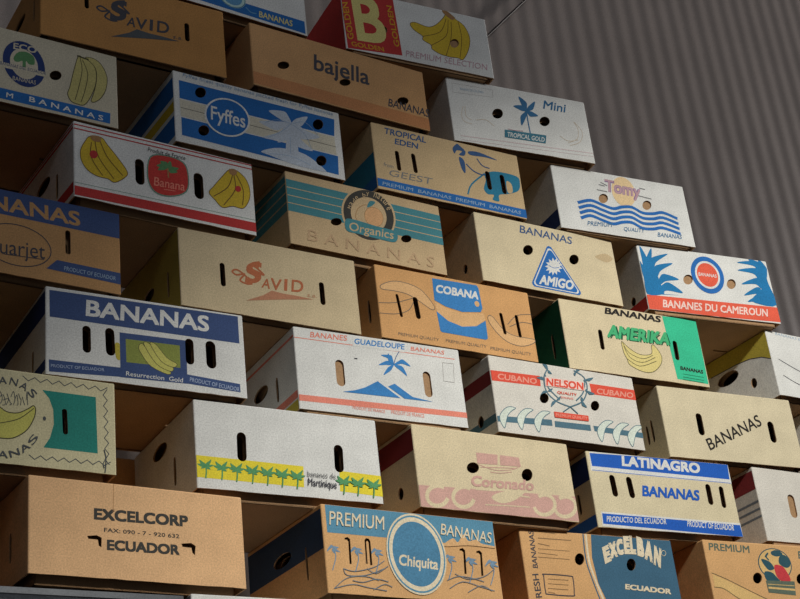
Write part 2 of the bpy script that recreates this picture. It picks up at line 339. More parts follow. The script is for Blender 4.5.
BOXES = {
'top_blue': {"row":8,"x":-0.5266,"y":-0.0074,"z":4.2999,"yaw":0.0499,"w":0.52,"h":0.2298,"base":"white","hole":"open","hoff":[6,-3],"pr":[["p","blue",0,[-1324,517,2519,512,2519,61,-1341,138],None],["e","paleteal",[144,579,426,3,9,364],0,"emblem"],["e","teal",[144,579,405,3,9,346],2.5,"emblem"],["e","skyblue",[144,579,307,2,6,262],0,"emblem"],["t","paleyellow","BANANAS",0.02,[978,166,1106,14,22,223],"lettering"],["s","skyblue",4,1,0,[569,366,723,246,886,258],"lettering"]],"holes":[],"side":[],"sholes":[]},
'golden': {"row":8,"x":0.1189,"y":-0.0067,"z":4.2999,"yaw":-0.0757,"w":0.5089,"h":0.2298,"base":"white","hole":"closed","hoff":[6,-3],"pr":[["p","red",0,[-2577,2704,-796,3565,-662,150,-2494,14],None],["t","paleyellow","B",0.035,[-2141,376,1023,58,-77,1743],"emblem"],["t","gold","GOLDEN",0.02,[-2352,120,1081,33,-22,172],"lettering"],["t","gold","GOLDEN",0.02,[-714,459,-109,1533,-186,-20],"lettering"],["t","gold","GOLDEN",0.02,[-2257,400,-76,1370,-205,-70],"lettering"],["p","yellow",1,[-246,1441,-60,1547,386,1477,728,1675,1070,2108,996,2247,1163,2264,1404,2087,1419,2036,1714,1833,1853,1398,1739,907,1486,483,1312,504,1026,478,680,514,418,644,402,792,140,921,139,1073,-132,1238],"picture"],["s","brown",2,1,1,[-246,1441,-60,1547,386,1477,728,1675,1070,2108,996,2247,1163,2264,1404,2087,1419,2036,1714,1833,1853,1398,1739,907,1486,483,1312,504,1026,478,680,514,418,644,402,792,140,921,139,1073,-132,1238],"picture"],["s","brown",2,1,0,[1085,1955,795,1381,158,1063],"picture"],["s","brown",2,1,0,[1154,1933,993,1274,399,768],"picture"],["s","brown",2,1,0,[1254,1879,1165,1237,886,485],"picture"],["s","brown",2,1,0,[1513,1941,1556,1328,1387,537],"picture"],["p","tan",1,[985,2267,1163,2264,1404,2087,1302,1968,1052,2127],"picture"],["t","rose","PREMIUM SELECTION",0.0,[-554,144,2864,110,42,234],"lettering"]],"holes":[[-1081,998,-1081,1045,-1094,1084,-1118,1112,-1151,1126,-1189,1124,-1228,1107,-1266,1077,-1297,1036,-1320,988,-1331,939,-1330,893,-1317,854,-1294,826,-1261,812,-1223,814,-1184,831,-1146,861,-1115,902,-1092,949],[1422,1089,1422,1141,1406,1184,1375,1215,1334,1229,1285,1226,1234,1206,1185,1171,1144,1124,1115,1070,1099,1014,1100,962,1116,919,1146,888,1188,874,1236,877,1287,897,1336,932,1377,979,1407,1033]],"side":[["red",0.0,1.0]],"sholes":[]},
'savid_dark': {"row":7,"x":-0.8163,"y":-0.0206,"z":4.0571,"yaw":0.0,"w":0.5279,"h":0.2282,"base":"kraftdark","hole":"open","hoff":[6,-3],"pr":[["t","slate","S",0.05,[-747,975,469,124,74,686],"lettering"],["s","slate",6,1,0,[-308,1752,-522,1657,-359,1529,-188,1369,-361,1419],"lettering"],["s","slate",5,1,0,[-668,1191,-816,1312,-979,1381,-1092,1300,-967,1216,-741,1285,-873,1067,-687,987,-537,1016],"lettering"],["t","slate","A",0.02,[-267,951,243,-4,54,312],"lettering"],["t","slate","V",0.02,[-10,933,321,10,26,375],"lettering"],["t","slate","I",0.02,[389,975,93,9,28,377],"lettering"],["t","slate","D",0.02,[605,982,350,32,29,395],"lettering"],["p","slate2",0,[-713,452,-205,721,28,906,370,870,756,875,1261,851,364,685],"lettering"],["t","slate2","s.a.",0,[1068,900,282,19,19,88],"lettering"]],"holes":[[-1442,1629,-1436,1655,-1420,1677,-1396,1689,-1368,1690,-1344,1679,-1326,1658,-1320,1631,-1311,1246,-1317,1220,-1333,1198,-1357,1186,-1385,1185,-1409,1196,-1427,1217,-1433,1244],[1429,1475,1436,1506,1456,1531,1484,1544,1516,1544,1544,1531,1564,1506,1571,1475,1571,1000,1564,969,1544,944,1516,931,1484,931,1456,944,1436,969,1429,1000]],"side":[],"sholes":[[51,110,12,70,0],[169,150,90,30,0]]},
'bajella': {"row":7,"x":-0.1766,"y":-0.0117,"z":4.0571,"yaw":0.0365,"w":0.5932,"h":0.215,"base":"kraft","hole":"open","hoff":[3,-7],"pr":[["p","kraftred",0,[-3332,450,3518,432,3460,27,-3358,51],None],["t","slate","bajella",0.02,[-961,896,1884,0,71,763],"lettering"],["t","slate","BANANAS",0.015,[1523,504,1444,-6,60,291],"lettering"]],"holes":[[-1755,1003,-1761,1043,-1786,1073,-1828,1090,-1881,1094,-1942,1082,-2003,1057,-2060,1021,-2106,978,-2136,931,-2149,886,-2143,847,-2118,817,-2077,799,-2024,796,-1964,808,-1902,832,-1846,868,-1800,911,-1768,958],[285,999,280,1036,255,1063,215,1079,162,1081,102,1070,40,1046,-16,1012,-62,971,-94,928,-107,886,-102,849,-77,821,-37,806,15,803,75,814,136,838,193,872,239,913,271,957],[2291,905,2287,947,2262,979,2221,998,2165,1002,2102,991,2038,966,1978,930,1928,885,1894,837,1878,790,1883,749,1907,717,1948,698,2003,693,2066,704,2131,729,2191,765,2241,810,2275,858]],"side":[],"sholes":[]},
'mini': {"row":7,"x":0.464,"y":-0.0109,"z":4.0571,"yaw":-0.0958,"w":0.5021,"h":0.2344,"base":"white","hole":"open","hoff":[7,-5],"pr":[["s","faintgrey",1.5,0,0,[-2315,2131,-889,2151],"print"],["s","faintgrey",1.5,0,0,[-2362,1785,-932,1871],"print"],["s","faintgrey",1.5,0,0,[-2315,2131,-2348,1788],"print"],["s","faintgrey",1.5,0,0,[-889,2151,-917,1873],"print"],["t","faintblue","BANANAS DE COLOMBIA",0,[-2066,1919,834,28,20,94],"fine_print"],["s","faintpink",3,0,0,[-2271,203,2516,380],"print"],["s","faintpink",1.5,0,0,[-2271,58,2508,259],"print"],["s","fainttan",2,1,0,[-2046,1312,-2137,1015,-2089,767,-1820,706],"print"],["s","fainttan",2,1,0,[-1973,1341,-1991,968,-1813,855],"print"],["s","fainttan",2,1,0,[-1656,884,-1296,950,-1042,776],"print"],["s","fainttan",2,1,0,[1961,1478,2073,1194,1969,834,1596,618],"print"],["s","fainttan",2,1,0,[1989,1468,2213,1143,2062,738,1654,531],"print"],["s","fainttan",2,1,0,[1341,835,1610,695,2000,802],"print"],["p","steelblue",1,[241,1567,293,1768,280,1923,35,2082,93,1792,144,1663],"emblem"],["p","steelblue",1,[241,1567,400,1621,517,1711,620,2004,392,1817,300,1706],"emblem"],["p","steelblue",1,[241,1567,177,1696,80,1759,-218,1676,-13,1573,102,1546],"emblem"],["p","steelblue",1,[241,1567,291,1443,373,1383,645,1462,471,1568,369,1592],"emblem"],["p","steelblue",1,[241,1567,79,1434,-21,1292,-29,976,152,1263,218,1411],"emblem"],["s","steelblue",4,1,0,[236,1536,231,1159,241,697],"emblem"],["p","teal",0,[-678,709,823,757,747,446,-723,421],"emblem"],["t","white","TROPICAL GOLD",0.02,[-632,460,1344,31,42,177],"emblem"],["s","rose",2,1,0,[-550,755,-339,741,-12,771],"emblem"],["t","steelblue","Mini",0.015,[884,1788,813,1,92,323],"lettering"]],"holes":[[-641,1311,-641,1368,-661,1417,-698,1451,-749,1468,-809,1466,-871,1445,-930,1407,-980,1356,-1016,1298,-1035,1236,-1034,1179,-1015,1131,-978,1097,-927,1080,-868,1082,-805,1103,-746,1140,-696,1191,-660,1249],[1055,1333,1055,1390,1036,1437,1000,1470,949,1487,890,1485,828,1464,769,1427,718,1378,681,1320,662,1261,662,1205,681,1158,717,1125,767,1108,826,1110,888,1130,947,1167,998,1216,1035,1274]],"side":[],"sholes":[]},
'eco': {"row":6,"x":-1.1274,"y":-0.0146,"z":3.8227,"yaw":0.0281,"w":0.52,"h":0.2308,"base":"offwhite","hole":"open","hoff":[6,-3],"pr":[["p","blue",0,[-2520,404,2381,417,2364,90,-2508,95],None],["e","navy",[70,1306,553,6,-30,692],0,"emblem"],["e","offwhite",[70,1306,365,4,-20,457],0,"emblem"],["p","green",1,[-202,1425,-89,1620,120,1695,321,1605,343,1373,201,1332,122,1408,113,1194,30,1170,28,1381,-76,1325,-170,1322],"emblem"],["p","offwhite",0,[-602,1201,-610,1045,692,1063,714,1219],"emblem"],["t","navy","BANANAS DEL ECUADOR",0,[-549,1112,1199,14,9,101],"emblem"],["t","offwhite","ECO",0.03,[-215,1689,610,38,9,203],"emblem"],["t","offwhite","BANANAS",0.0,[-226,727,603,24,9,125],"emblem"],["p","khaki",1,[1708,1978,1957,2020,2177,1859,2309,1513,2263,1119,2131,831,1964,660,1855,661,1941,966,2013,1365,1981,1738],"picture"],["s","darkolive",2,1,1,[1708,1978,1957,2020,2177,1859,2309,1513,2263,1119,2131,831,1964,660,1855,661,1941,966,2013,1365,1981,1738],"picture"],["p","khaki",1,[1527,1976,1414,1573,1290,972,1224,704,1313,512,1474,464,1663,484,1829,747,1989,1232,1996,1679,1845,1890,1653,1962],"picture"],["s","darkolive",2,1,1,[1527,1976,1414,1573,1290,972,1224,704,1313,512,1474,464,1663,484,1829,747,1989,1232,1996,1679,1845,1890,1653,1962],"picture"],["s","darkolive",2,1,0,[1570,1937,1621,1570,1534,1040,1421,573],"picture"],["s","darkolive",2,1,0,[1636,1893,1773,1487,1696,960,1582,555],"picture"],["s","darkolive",5,1,0,[1505,1982,1680,1957,1790,1951],"picture"],["t","white","B A N A N A S",0.02,[207,191,1966,-65,9,160],"lettering"],["t","white","M",0.02,[-384,161,174,0,9,148],"lettering"]],"holes":[[1066,1239,1058,1284,1036,1319,1000,1342,955,1351,906,1344,856,1322,812,1287,776,1244,753,1196,745,1147,753,1103,776,1068,811,1045,855,1037,905,1043,954,1065,999,1099,1035,1142,1058,1191]],"side":[],"sholes":[]},
'fyffes': {"row":6,"x":-0.4488,"y":-0.0008,"z":3.8227,"yaw":0.0318,"w":0.5212,"h":0.2344,"base":"white","hole":"open","hoff":[2,-2],"pr":[["p","blue",0,[-2438,1990,2427,2009,2368,1421,-2442,1401],None],["p","blue",0,[-2417,795,2425,761,2386,127,-2421,222],None],["p","creamwhite",0,[-2443,1368,2365,1386,2379,791,-2423,826],None],["s","black",1.5,0,0,[-2411,1102,2390,1063],None],["p","palm",1,[979,1479,724,1481,461,1417,-59,1287,418,1124,688,1245],"picture"],["p","palm",1,[979,1479,744,1291,526,1070,36,777,625,843,823,1108],"picture"],["p","palm",1,[979,1479,897,1711,759,1839,286,1730,601,1549,770,1480],"picture"],["p","palm",1,[979,1479,839,1297,739,1095,483,727,947,982,1005,1207],"picture"],["p","palm",1,[979,1479,1160,1446,1314,1495,1534,1856,1230,1738,1093,1639],"picture"],["p","palm",1,[979,1479,1089,1186,1265,1029,1885,1254,1434,1375,1223,1463],"picture"],["p","palm",1,[979,1479,923,1073,979,783,1609,724,1225,1032,1120,1273],"picture"],["p","palm",1,[979,1479,902,1201,911,983,1236,754,1144,1140,1088,1328],"picture"],["p","palm",1,[979,1479,858,1297,811,1130,885,830,1053,1177,1052,1335],"picture"],["p","palm",0,[778,968,1125,1041,1129,438,711,441],"picture"],["p","palm",1,[-52,306,549,563,1337,548,1960,173,1778,112,983,116,212,234],"picture"],["s","paleblue",1.5,1,0,[979,1479,543,1489,136,1298],"picture"],["s","paleblue",1.5,1,0,[979,1479,590,1085,178,813],"picture"],["s","paleblue",1.5,1,0,[1019,1490,1434,1642,1810,1319],"picture"],["s","paleblue",1.5,1,0,[1016,1447,1396,1211,1559,794],"picture"],["s","paleblue",1.5,1,0,[217,292,847,368,1469,234],"picture"],["s","paleblue",1.5,1,0,[899,999,870,456],"picture"],["e","white",[-1034,1150,687,3,92,635],0,"emblem"],["e","blue",[-1034,1150,632,3,85,584],0,"emblem"],["t","white","Fyffes",0.015,[-1549,802,1040,-11,33,610],"emblem"],["t","paleblue","Fyffes finest quality bananas packed fresh for Fyffes bananas",0,[-2323,2105,4700,-15,22,155],"fine_print"]],"holes":[[-1637,1806,-1642,1858,-1664,1900,-1699,1928,-1744,1940,-1795,1934,-1847,1911,-1895,1873,-1933,1824,-1959,1768,-1970,1712,-1965,1660,-1944,1618,-1909,1590,-1864,1578,-1813,1584,-1761,1607,-1713,1644,-1674,1693,-1648,1749],[-1605,577,-1611,628,-1632,670,-1666,698,-1711,710,-1762,705,-1813,683,-1860,647,-1898,600,-1924,546,-1935,491,-1929,441,-1908,400,-1874,371,-1829,359,-1779,364,-1728,386,-1681,422,-1642,469,-1616,522],[2037,1734,2033,1789,2013,1833,1978,1863,1931,1876,1878,1871,1822,1847,1771,1808,1728,1757,1699,1700,1685,1641,1689,1587,1709,1543,1744,1513,1790,1500,1843,1505,1898,1528,1950,1567,1993,1618,2023,1675],[2025,511,2022,565,2002,608,1967,638,1921,652,1868,647,1814,625,1763,588,1721,539,1692,483,1678,426,1682,373,1702,330,1736,300,1782,286,1835,291,1889,313,1940,350,1982,398,2012,454]],"side":[["blue",0.62,0.9],["yellow",0.42,0.56],["blue",0.08,0.36]],"sholes":[]},
'geest': {"row":6,"x":0.1795,"y":0.0105,"z":3.8227,"yaw":-0.0045,"w":0.5203,"h":0.2323,"base":"creamkraft","hole":"open","hoff":[6,-3],"pr":[["p","blue",0,[-2743,354,2607,337,2585,35,-2772,91],None],["t","slateblue","TROPICAL",0.03,[-2190,1964,1443,-3,47,219],"lettering"],["t","slateblue","EDEN",0.03,[-1858,1672,794,6,39,202],"lettering"],["t","grey","from",0.0,[-2340,802,333,-13,30,137],"fine_print"],["t","grey","GEEST",0.0,[-2197,509,1463,12,62,222],"lettering"],["t","paleblue","PREMIUM  BANANAS  PREMIUM  BANANAS",0.015,[-2452,138,4826,-12,28,121],"fine_print"],["p","tealblue",1,[1262,1331,1692,1501,2436,1496,2531,1265,2426,977,2041,783,1673,668,1635,437,1406,449,1473,627,1241,615,1137,779,1257,1104],"picture"],["p","creamkraft",1,[2038,1235,2197,1156,2200,892,2045,806,1993,961],"picture"],["s","tealblue",5,1,0,[520,464,704,836,1238,1326],"picture"],["p","slateblue",1,[768,2016,1161,2068,1800,1930,1334,1939,827,1900],"picture"],["p","slateblue",1,[382,1723,558,1627,540,1203,423,1334],"picture"],["p","slateblue",1,[195,1998,374,2192,481,2140,649,1989,587,1823,396,1817,531,1962,340,1956,245,1820],"picture"],["s","slateblue",4,1,0,[619,1528,856,1332,1152,1269,1358,1352],"picture"],["s","slateblue",3.5,1,0,[1044,1813,1205,1606,1453,1562],"picture"]],"holes":[[-1890,1373,-1883,1403,-1865,1428,-1837,1443,-1805,1444,-1777,1431,-1756,1407,-1749,1376,-1734,833,-1741,803,-1759,778,-1787,763,-1819,762,-1847,775,-1868,799,-1875,830],[-1334,1401,-1328,1433,-1310,1458,-1282,1473,-1250,1475,-1221,1462,-1200,1439,-1191,1408,-1167,881,-1173,849,-1191,824,-1219,809,-1251,807,-1280,820,-1301,843,-1310,874],[1266,1356,1274,1392,1297,1422,1330,1439,1368,1439,1402,1424,1425,1395,1434,1358,1443,867,1435,831,1412,801,1379,784,1341,784,1307,799,1284,828,1275,865],[1791,1339,1798,1376,1821,1407,1855,1424,1893,1425,1928,1410,1952,1381,1962,1344,1977,833,1970,796,1947,765,1913,748,1875,747,1840,762,1816,791,1806,828]],"side":[["blue",0.03,0.2],["tealblue",0.2,0.55]],"sholes":[]},
'tomy': {"row":6,"x":0.8204,"y":-0.0107,"z":3.8227,"yaw":-0.0891,"w":0.5049,"h":0.2354,"base":"white","hole":"closed","hoff":[6,-3],"pr":[["s","grey",4,0,0,[-730,1900,-514,1817],"emblem"],["s","grey",4,0,0,[-924,1601,-561,1581],"emblem"],["s","grey",4,0,0,[565,1636,1128,1582],"emblem"],["s","grey",4,0,0,[750,1928,953,1913],"emblem"],["s","grey",4,0,0,[-812,1808,-617,1785],"emblem"],["e","peach",[88,1686,452,-15,66,560],0,"emblem"],["t","lilac","Tomy",0.06,[-668,1446,1359,-28,105,609],"emblem"],["t","rose","Tomy",0.01,[-668,1446,1359,-28,105,609],"emblem"],["s","brightblue",10.5,1,0,[-1730,1005,-1255,1157,-839,1060,-441,982,-72,1101,299,1144,674,997,1090,1030,1482,1129,1991,993],"picture"],["s","brightblue",10.5,1,0,[-1726,821,-1291,966,-877,868,-480,789,-112,908,259,949,633,803,1047,834,1439,933,1989,803],"picture"],["s","brightblue",10.5,1,0,[-1721,637,-1328,775,-915,676,-518,598,-152,715,218,756,591,609,1005,640,1395,737,1987,613],"picture"],["s","brightblue",10.5,1,0,[-1717,455,-1365,585,-952,486,-557,407,-191,523,178,563,550,417,962,446,1352,543,1985,424],"picture"],["t","steelblue","PREMIUM",0.01,[-1554,205,908,73,46,159],"lettering"],["t","steelblue","QUALITY",0.01,[-220,188,786,37,51,169],"lettering"],["t","steelblue","BANANAS",0.01,[1067,182,938,41,53,163],"lettering"]],"holes":[[-570,1336,-568,1390,-583,1435,-616,1468,-661,1486,-716,1485,-773,1468,-829,1434,-876,1389,-911,1335,-931,1279,-933,1226,-917,1180,-885,1147,-840,1130,-786,1130,-728,1148,-673,1181,-625,1226,-589,1280],[1085,1345,1088,1399,1074,1446,1043,1480,999,1497,945,1498,888,1480,833,1447,785,1400,749,1346,729,1289,725,1235,740,1189,771,1155,815,1138,868,1137,924,1155,980,1188,1028,1234,1064,1288]],"side":[["navy",0.05,0.3]],"sholes":[]},
'red': {"row":5,"x":-0.7378,"y":-0.0072,"z":3.5861,"yaw":0.0522,"w":0.5124,"h":0.2235,"base":"white","hole":"open","hoff":[6,-3],"pr":[["p","red",0,[-2734,303,2574,390,2576,107,-2736,36],None],["s","red",3.5,0,0,[-2655,2124,2617,2190],None],["s","red",3.5,0,0,[-2656,2002,2631,2066],None],["s","green2",1.2,0,0,[-2668,399,2571,467],None],["p","yellow",1,[-2120,1869,-1814,1914,-1647,1731,-1380,1423,-1127,1074,-1173,890,-1465,654,-1667,715,-1936,721,-2202,839,-2365,1093,-2381,1386,-2258,1681],"picture"],["s","brown",2,1,1,[-2120,1869,-1814,1914,-1647,1731,-1380,1423,-1127,1074,-1173,890,-1465,654,-1667,715,-1936,721,-2202,839,-2365,1093,-2381,1386,-2258,1681],"picture"],["p","yellow",1,[1859,1886,2101,1892,2352,1678,2441,1306,2358,974,2177,745,1878,744,1575,635,1365,815,1199,1005,1351,1235,1593,1567],"picture"],["s","brown",2,1,1,[1859,1886,2101,1892,2352,1678,2441,1306,2358,974,2177,745,1878,744,1575,635,1365,815,1199,1005,1351,1235,1593,1567],"picture"],["s","brown",2.5,1,0,[-1987,1754,-1893,1290,-1497,757],"picture"],["s","brown",2.5,1,0,[-1850,1791,-1654,1352,-1255,915],"picture"],["s","brown",2.5,1,0,[-2089,1689,-2096,1237,-1801,778],"picture"],["s","brown",2.5,1,0,[1940,1733,1763,1297,1334,922],"picture"],["s","brown",2.5,1,0,[1977,1726,1986,1274,1617,721],"picture"],["s","brown",2.5,1,0,[2055,1761,2231,1334,2184,855],"picture"],["p","tan",1,[-2106,1896,-1834,1924,-1864,1764,-2054,1758],"picture"],["p","tan",1,[1845,1898,2086,1904,2015,1736,1865,1745],"picture"],["e","red",[-2034,1343,108,6,9,122],0,"picture"],["e","red",[2080,1328,90,7,13,97],0,"picture"],["p","green2",1,[-483,1675,-41,1848,490,1764,625,1364,540,856,60,596,-385,631,-572,1023],"emblem"],["p","brightred",1,[-455,1649,-37,1811,463,1732,591,1355,511,876,58,630,-363,664,-539,1034],"emblem"],["p","green",1,[21,1464,-39,1549,-112,1578,-299,1459,-149,1419,-69,1422],"emblem"],["p","green",1,[21,1464,22,1576,-12,1640,-187,1618,-113,1500,-59,1464],"emblem"],["p","green",1,[21,1464,106,1512,147,1566,102,1693,14,1585,-1,1527],"emblem"],["p","green",1,[21,1464,93,1395,171,1380,346,1524,187,1538,106,1521],"emblem"],["p","green",1,[21,1464,57,1365,116,1319,304,1398,181,1475,109,1490],"emblem"],["p","green",1,[21,1464,-63,1506,-140,1499,-268,1330,-117,1354,-45,1391],"emblem"],["s","tan",4,1,0,[20,1441,31,1176],"emblem"],["t","salmon","Banana",0.01,[-392,822,874,47,24,270],"emblem"],["s","salmon",2,1,0,[-112,777,207,802],"emblem"],["t","black","Produit de France",0.0,[-533,1828,1074,9,18,128],"fine_print"]],"holes":[[-900,1407,-888,1463,-853,1507,-802,1532,-746,1532,-695,1508,-659,1464,-646,1409,-644,887,-656,831,-691,787,-742,762,-798,762,-849,786,-885,830,-898,885],[768,1396,781,1456,819,1504,874,1530,936,1531,991,1504,1029,1457,1043,1397,1045,874,1032,814,994,766,939,740,877,739,822,766,784,813,770,873]],"side":[["red",0.06,0.2],["red",0.9,0.93],["red",0.95,0.97]],"sholes":[[110,88,16,75,0],[200,138,90,40,0]]},
'organic': {"row":5,"x":-0.1237,"y":0.0196,"z":3.5861,"yaw":0.0319,"w":0.5111,"h":0.2297,"base":"creamkraft2","hole":"open","hoff":[5,-5],"pr":[["p","tealgrey",0,[-2647,2036,2561,1975,2560,978,-2728,1022],None],["s","creamkraft2",2.5,0,0,[-2668,1774,2662,1752],None],["s","creamkraft2",2.5,0,0,[-2688,1522,2623,1483],None],["s","creamkraft2",2.5,0,0,[-2707,1280,2586,1224],None],["e","creamkraft2",[62,1449,892,-18,151,892],0,"emblem"],["e","darkgrey",[62,1449,830,-17,140,830],0,"emblem"],["e","creamkraft2",[62,1449,589,-12,100,589],0,"emblem"],["e","peach2",[225,1419,308,2,45,322],0,"emblem"],["e","tan",[225,1419,308,2,45,322],1.5,"emblem"],["s","tan",2,1,0,[-294,1574,-393,1268,-187,1053],"emblem"],["s","tan",2,1,0,[-294,1574,-70,1747,138,1753],"emblem"],["p","tealgrey",1,[31,1688,140,1918,326,1935,226,1797],"emblem"],["t","creamkraft2","M",0.0,[-512,1506,44,93,-126,23],"emblem"],["t","creamkraft2","a",0.0,[-455,1623,59,89,-111,50],"emblem"],["t","creamkraft2","d",0.0,[-379,1734,71,82,-93,75],"emblem"],["t","creamkraft2","e",0.0,[-288,1836,82,72,-71,97],"emblem"],["t","creamkraft2","b",0.0,[-71,1997,95,44,-20,132],"emblem"],["t","creamkraft2","y",0.0,[48,2050,95,28,7,143],"emblem"],["t","creamkraft2","n",0.0,[283,2092,88,-9,62,148],"emblem"],["t","creamkraft2","a",0.0,[392,2079,78,-27,85,143],"emblem"],["t","creamkraft2","t",0.0,[489,2043,66,-44,107,133],"emblem"],["t","creamkraft2","u",0.0,[571,1986,52,-59,124,118],"emblem"],["t","creamkraft2","r",0.0,[634,1910,37,-73,138,99],"emblem"],["t","creamkraft2","e",0.0,[678,1817,19,-83,145,77],"emblem"],["p","tealgrey",1,[-732,1129,-419,1181,232,1128,910,1077,869,743,350,715,-304,739,-737,775],"emblem"],["t","creamkraft2","Organics",0.01,[-680,707,1463,18,71,368],"emblem"],["t","faintrust","B A N A N A S",0.0,[-2026,195,4131,-46,47,354],"lettering"]],"holes":[[-864,1028,-869,1064,-891,1093,-928,1111,-977,1118,-1032,1111,-1088,1093,-1140,1065,-1183,1029,-1212,989,-1224,949,-1219,914,-1197,885,-1160,867,-1112,860,-1057,866,-1000,884,-948,912,-906,948,-877,988],[1437,967,1434,1004,1412,1034,1375,1054,1326,1061,1270,1055,1213,1037,1160,1008,1116,972,1086,931,1072,891,1076,854,1098,824,1134,805,1183,798,1238,803,1295,821,1349,849,1393,886,1423,926]],"side":[["tealgrey",0.45,0.56],["tealgrey",0.58,0.69],["tealgrey",0.71,0.82],["tealgrey",0.84,0.93]],"sholes":[]},
'amigo': {"row":5,"x":0.5077,"y":0.019,"z":3.5861,"yaw":0.0045,"w":0.519,"h":0.2357,"base":"cream","hole":"open","hoff":[5,2],"pr":[["t","slateblue","BANANAS",0.015,[-997,1899,1954,-38,65,273],"lettering"],["p","stain",1,[1805,1608,2231,1776,2500,1649,2265,1473,1979,1508],None],["p","brightblue",1,[-85,1520,-34,1590,17,1625,69,1625,121,1591,174,1522,922,302,959,225,964,165,938,123,881,98,793,91,-660,103,-745,112,-801,137,-827,179,-823,237,-789,312],"emblem"],["p","white",1,[-70,1446,-23,1510,24,1542,72,1543,120,1511,168,1448,856,326,890,255,895,201,871,162,818,139,737,132,-599,142,-678,151,-729,174,-753,213,-750,266,-719,335],"emblem"],["p","brightblue",1,[-59,1391,-15,1451,29,1481,73,1481,118,1451,163,1392,806,344,838,278,843,227,820,191,771,169,696,163,-554,172,-628,180,-676,202,-698,238,-695,288,-666,353],"emblem"],["p","white",0,[321,977,423,921,278,877,319,772,193,791,165,661,87,739,-3,613,-16,732,-148,639,-93,771,-236,733,-126,848,-248,873,-108,946,-182,1028,-43,1041,-50,1163,55,1113,116,1247,163,1144,279,1259,257,1128,400,1197,314,1067,452,1075],"emblem"],["s","brightblue",2,1,0,[-88,936,88,883,285,936],"emblem"],["t","white","AMIGO",0.05,[-579,221,1263,8,117,341],"emblem"]],"holes":[[-592,1374,-592,1427,-610,1472,-645,1503,-694,1518,-752,1516,-812,1496,-870,1460,-918,1413,-954,1358,-973,1302,-973,1249,-955,1205,-920,1174,-871,1159,-814,1161,-754,1181,-697,1216,-647,1263,-612,1317],[1128,1368,1130,1422,1113,1468,1079,1500,1031,1516,975,1514,915,1494,857,1459,808,1411,772,1355,751,1298,750,1244,767,1199,800,1167,847,1151,904,1153,963,1172,1021,1207,1071,1255,1107,1310]],"side":[],"sholes":[[80,77,22,30,0],[200,110,60,30,0]]},
'cameroun': {"row":5,"x":1.1085,"y":-0.0198,"z":3.5861,"yaw":-0.1127,"w":0.5051,"h":0.2363,"base":"white","hole":"closed","hoff":[6,-3],"pr":[["p","orangered",0,[-2542,507,2594,592,2629,57,-2553,-51],None],["p","camblue",1,[-2402,1286,-2270,1569,-2217,1829,-2416,2254,-2428,1762,-2438,1516],"picture"],["p","camblue",1,[-2334,1134,-2180,1406,-2088,1678,-1983,2228,-2340,1674,-2380,1402],"picture"],["p","camblue",1,[-2179,1232,-2028,1477,-1889,1735,-1383,2091,-2063,1861,-2167,1578],"picture"],["p","camblue",1,[-2146,996,-1952,1210,-1774,1445,-1268,1762,-1926,1612,-2074,1343],"picture"],["p","camblue",1,[-2147,796,-1905,919,-1666,1076,-1157,1191,-1699,1332,-1932,1122],"picture"],["p","camblue",1,[-2225,629,-1946,660,-1654,737,-1112,714,-1577,1033,-1886,896],"picture"],["p","camblue",1,[-2564,1789,-2410,1526,-2126,1479,-1964,1257,-1906,944,-1852,615,-2479,529,-2497,1115],"picture"],["p","camblue",0,[-2523,793,-1814,596,-1218,622,-2496,527],"picture"],["p","camblue",1,[2274,1632,2234,1998,2099,2251,1298,2108,1939,2057,2106,1844],"picture"],["p","camblue",1,[2332,1680,2368,1975,2310,2195,1788,2302,2093,2018,2194,1834],"picture"],["p","camblue",1,[2367,1643,2454,1879,2458,2078,2209,2354,2210,1960,2256,1786],"picture"],["p","camblue",1,[2206,1374,2171,1741,2037,1986,1243,1818,1855,1760,2026,1561],"picture"],["p","camblue",1,[2231,1129,2147,1442,1985,1624,1275,1309,1838,1370,2029,1239],"picture"],["p","camblue",1,[2222,921,2070,1153,1875,1263,1277,899,1782,1007,1996,948],"picture"],["p","camblue",1,[2227,774,2052,910,1853,955,1363,680,1796,736,2006,734],"picture"],["p","camblue",1,[2388,2064,2380,1519,2507,673,1661,663,1622,855,2079,1235,2168,1744],"picture"],["e","brightblue",[-1,1489,633,-24,73,676],0,"emblem"],["e","white",[-1,1489,475,-18,55,507],0,"emblem"],["e","orangered",[-1,1489,405,-15,47,433],0,"emblem"],["t","white","BANANAS",0.02,[-365,1421,697,0,30,126],"emblem"],["t","palepink","BANANES DU CAMEROUN",0.035,[-2005,109,4044,90,62,282],"lettering"]],"holes":[[-620,1253,-616,1309,-630,1357,-662,1393,-708,1413,-763,1415,-822,1399,-880,1367,-930,1322,-968,1268,-990,1210,-994,1155,-979,1107,-948,1071,-902,1051,-847,1049,-788,1064,-731,1096,-680,1141,-642,1196],[1056,1284,1061,1340,1048,1389,1018,1426,974,1446,920,1449,861,1433,804,1401,754,1355,715,1300,692,1242,687,1186,700,1137,730,1101,774,1080,827,1077,886,1093,943,1125,993,1170,1032,1225]],"side":[["red",0.02,0.2]],"sholes":[[72,61,26,30,0]]},
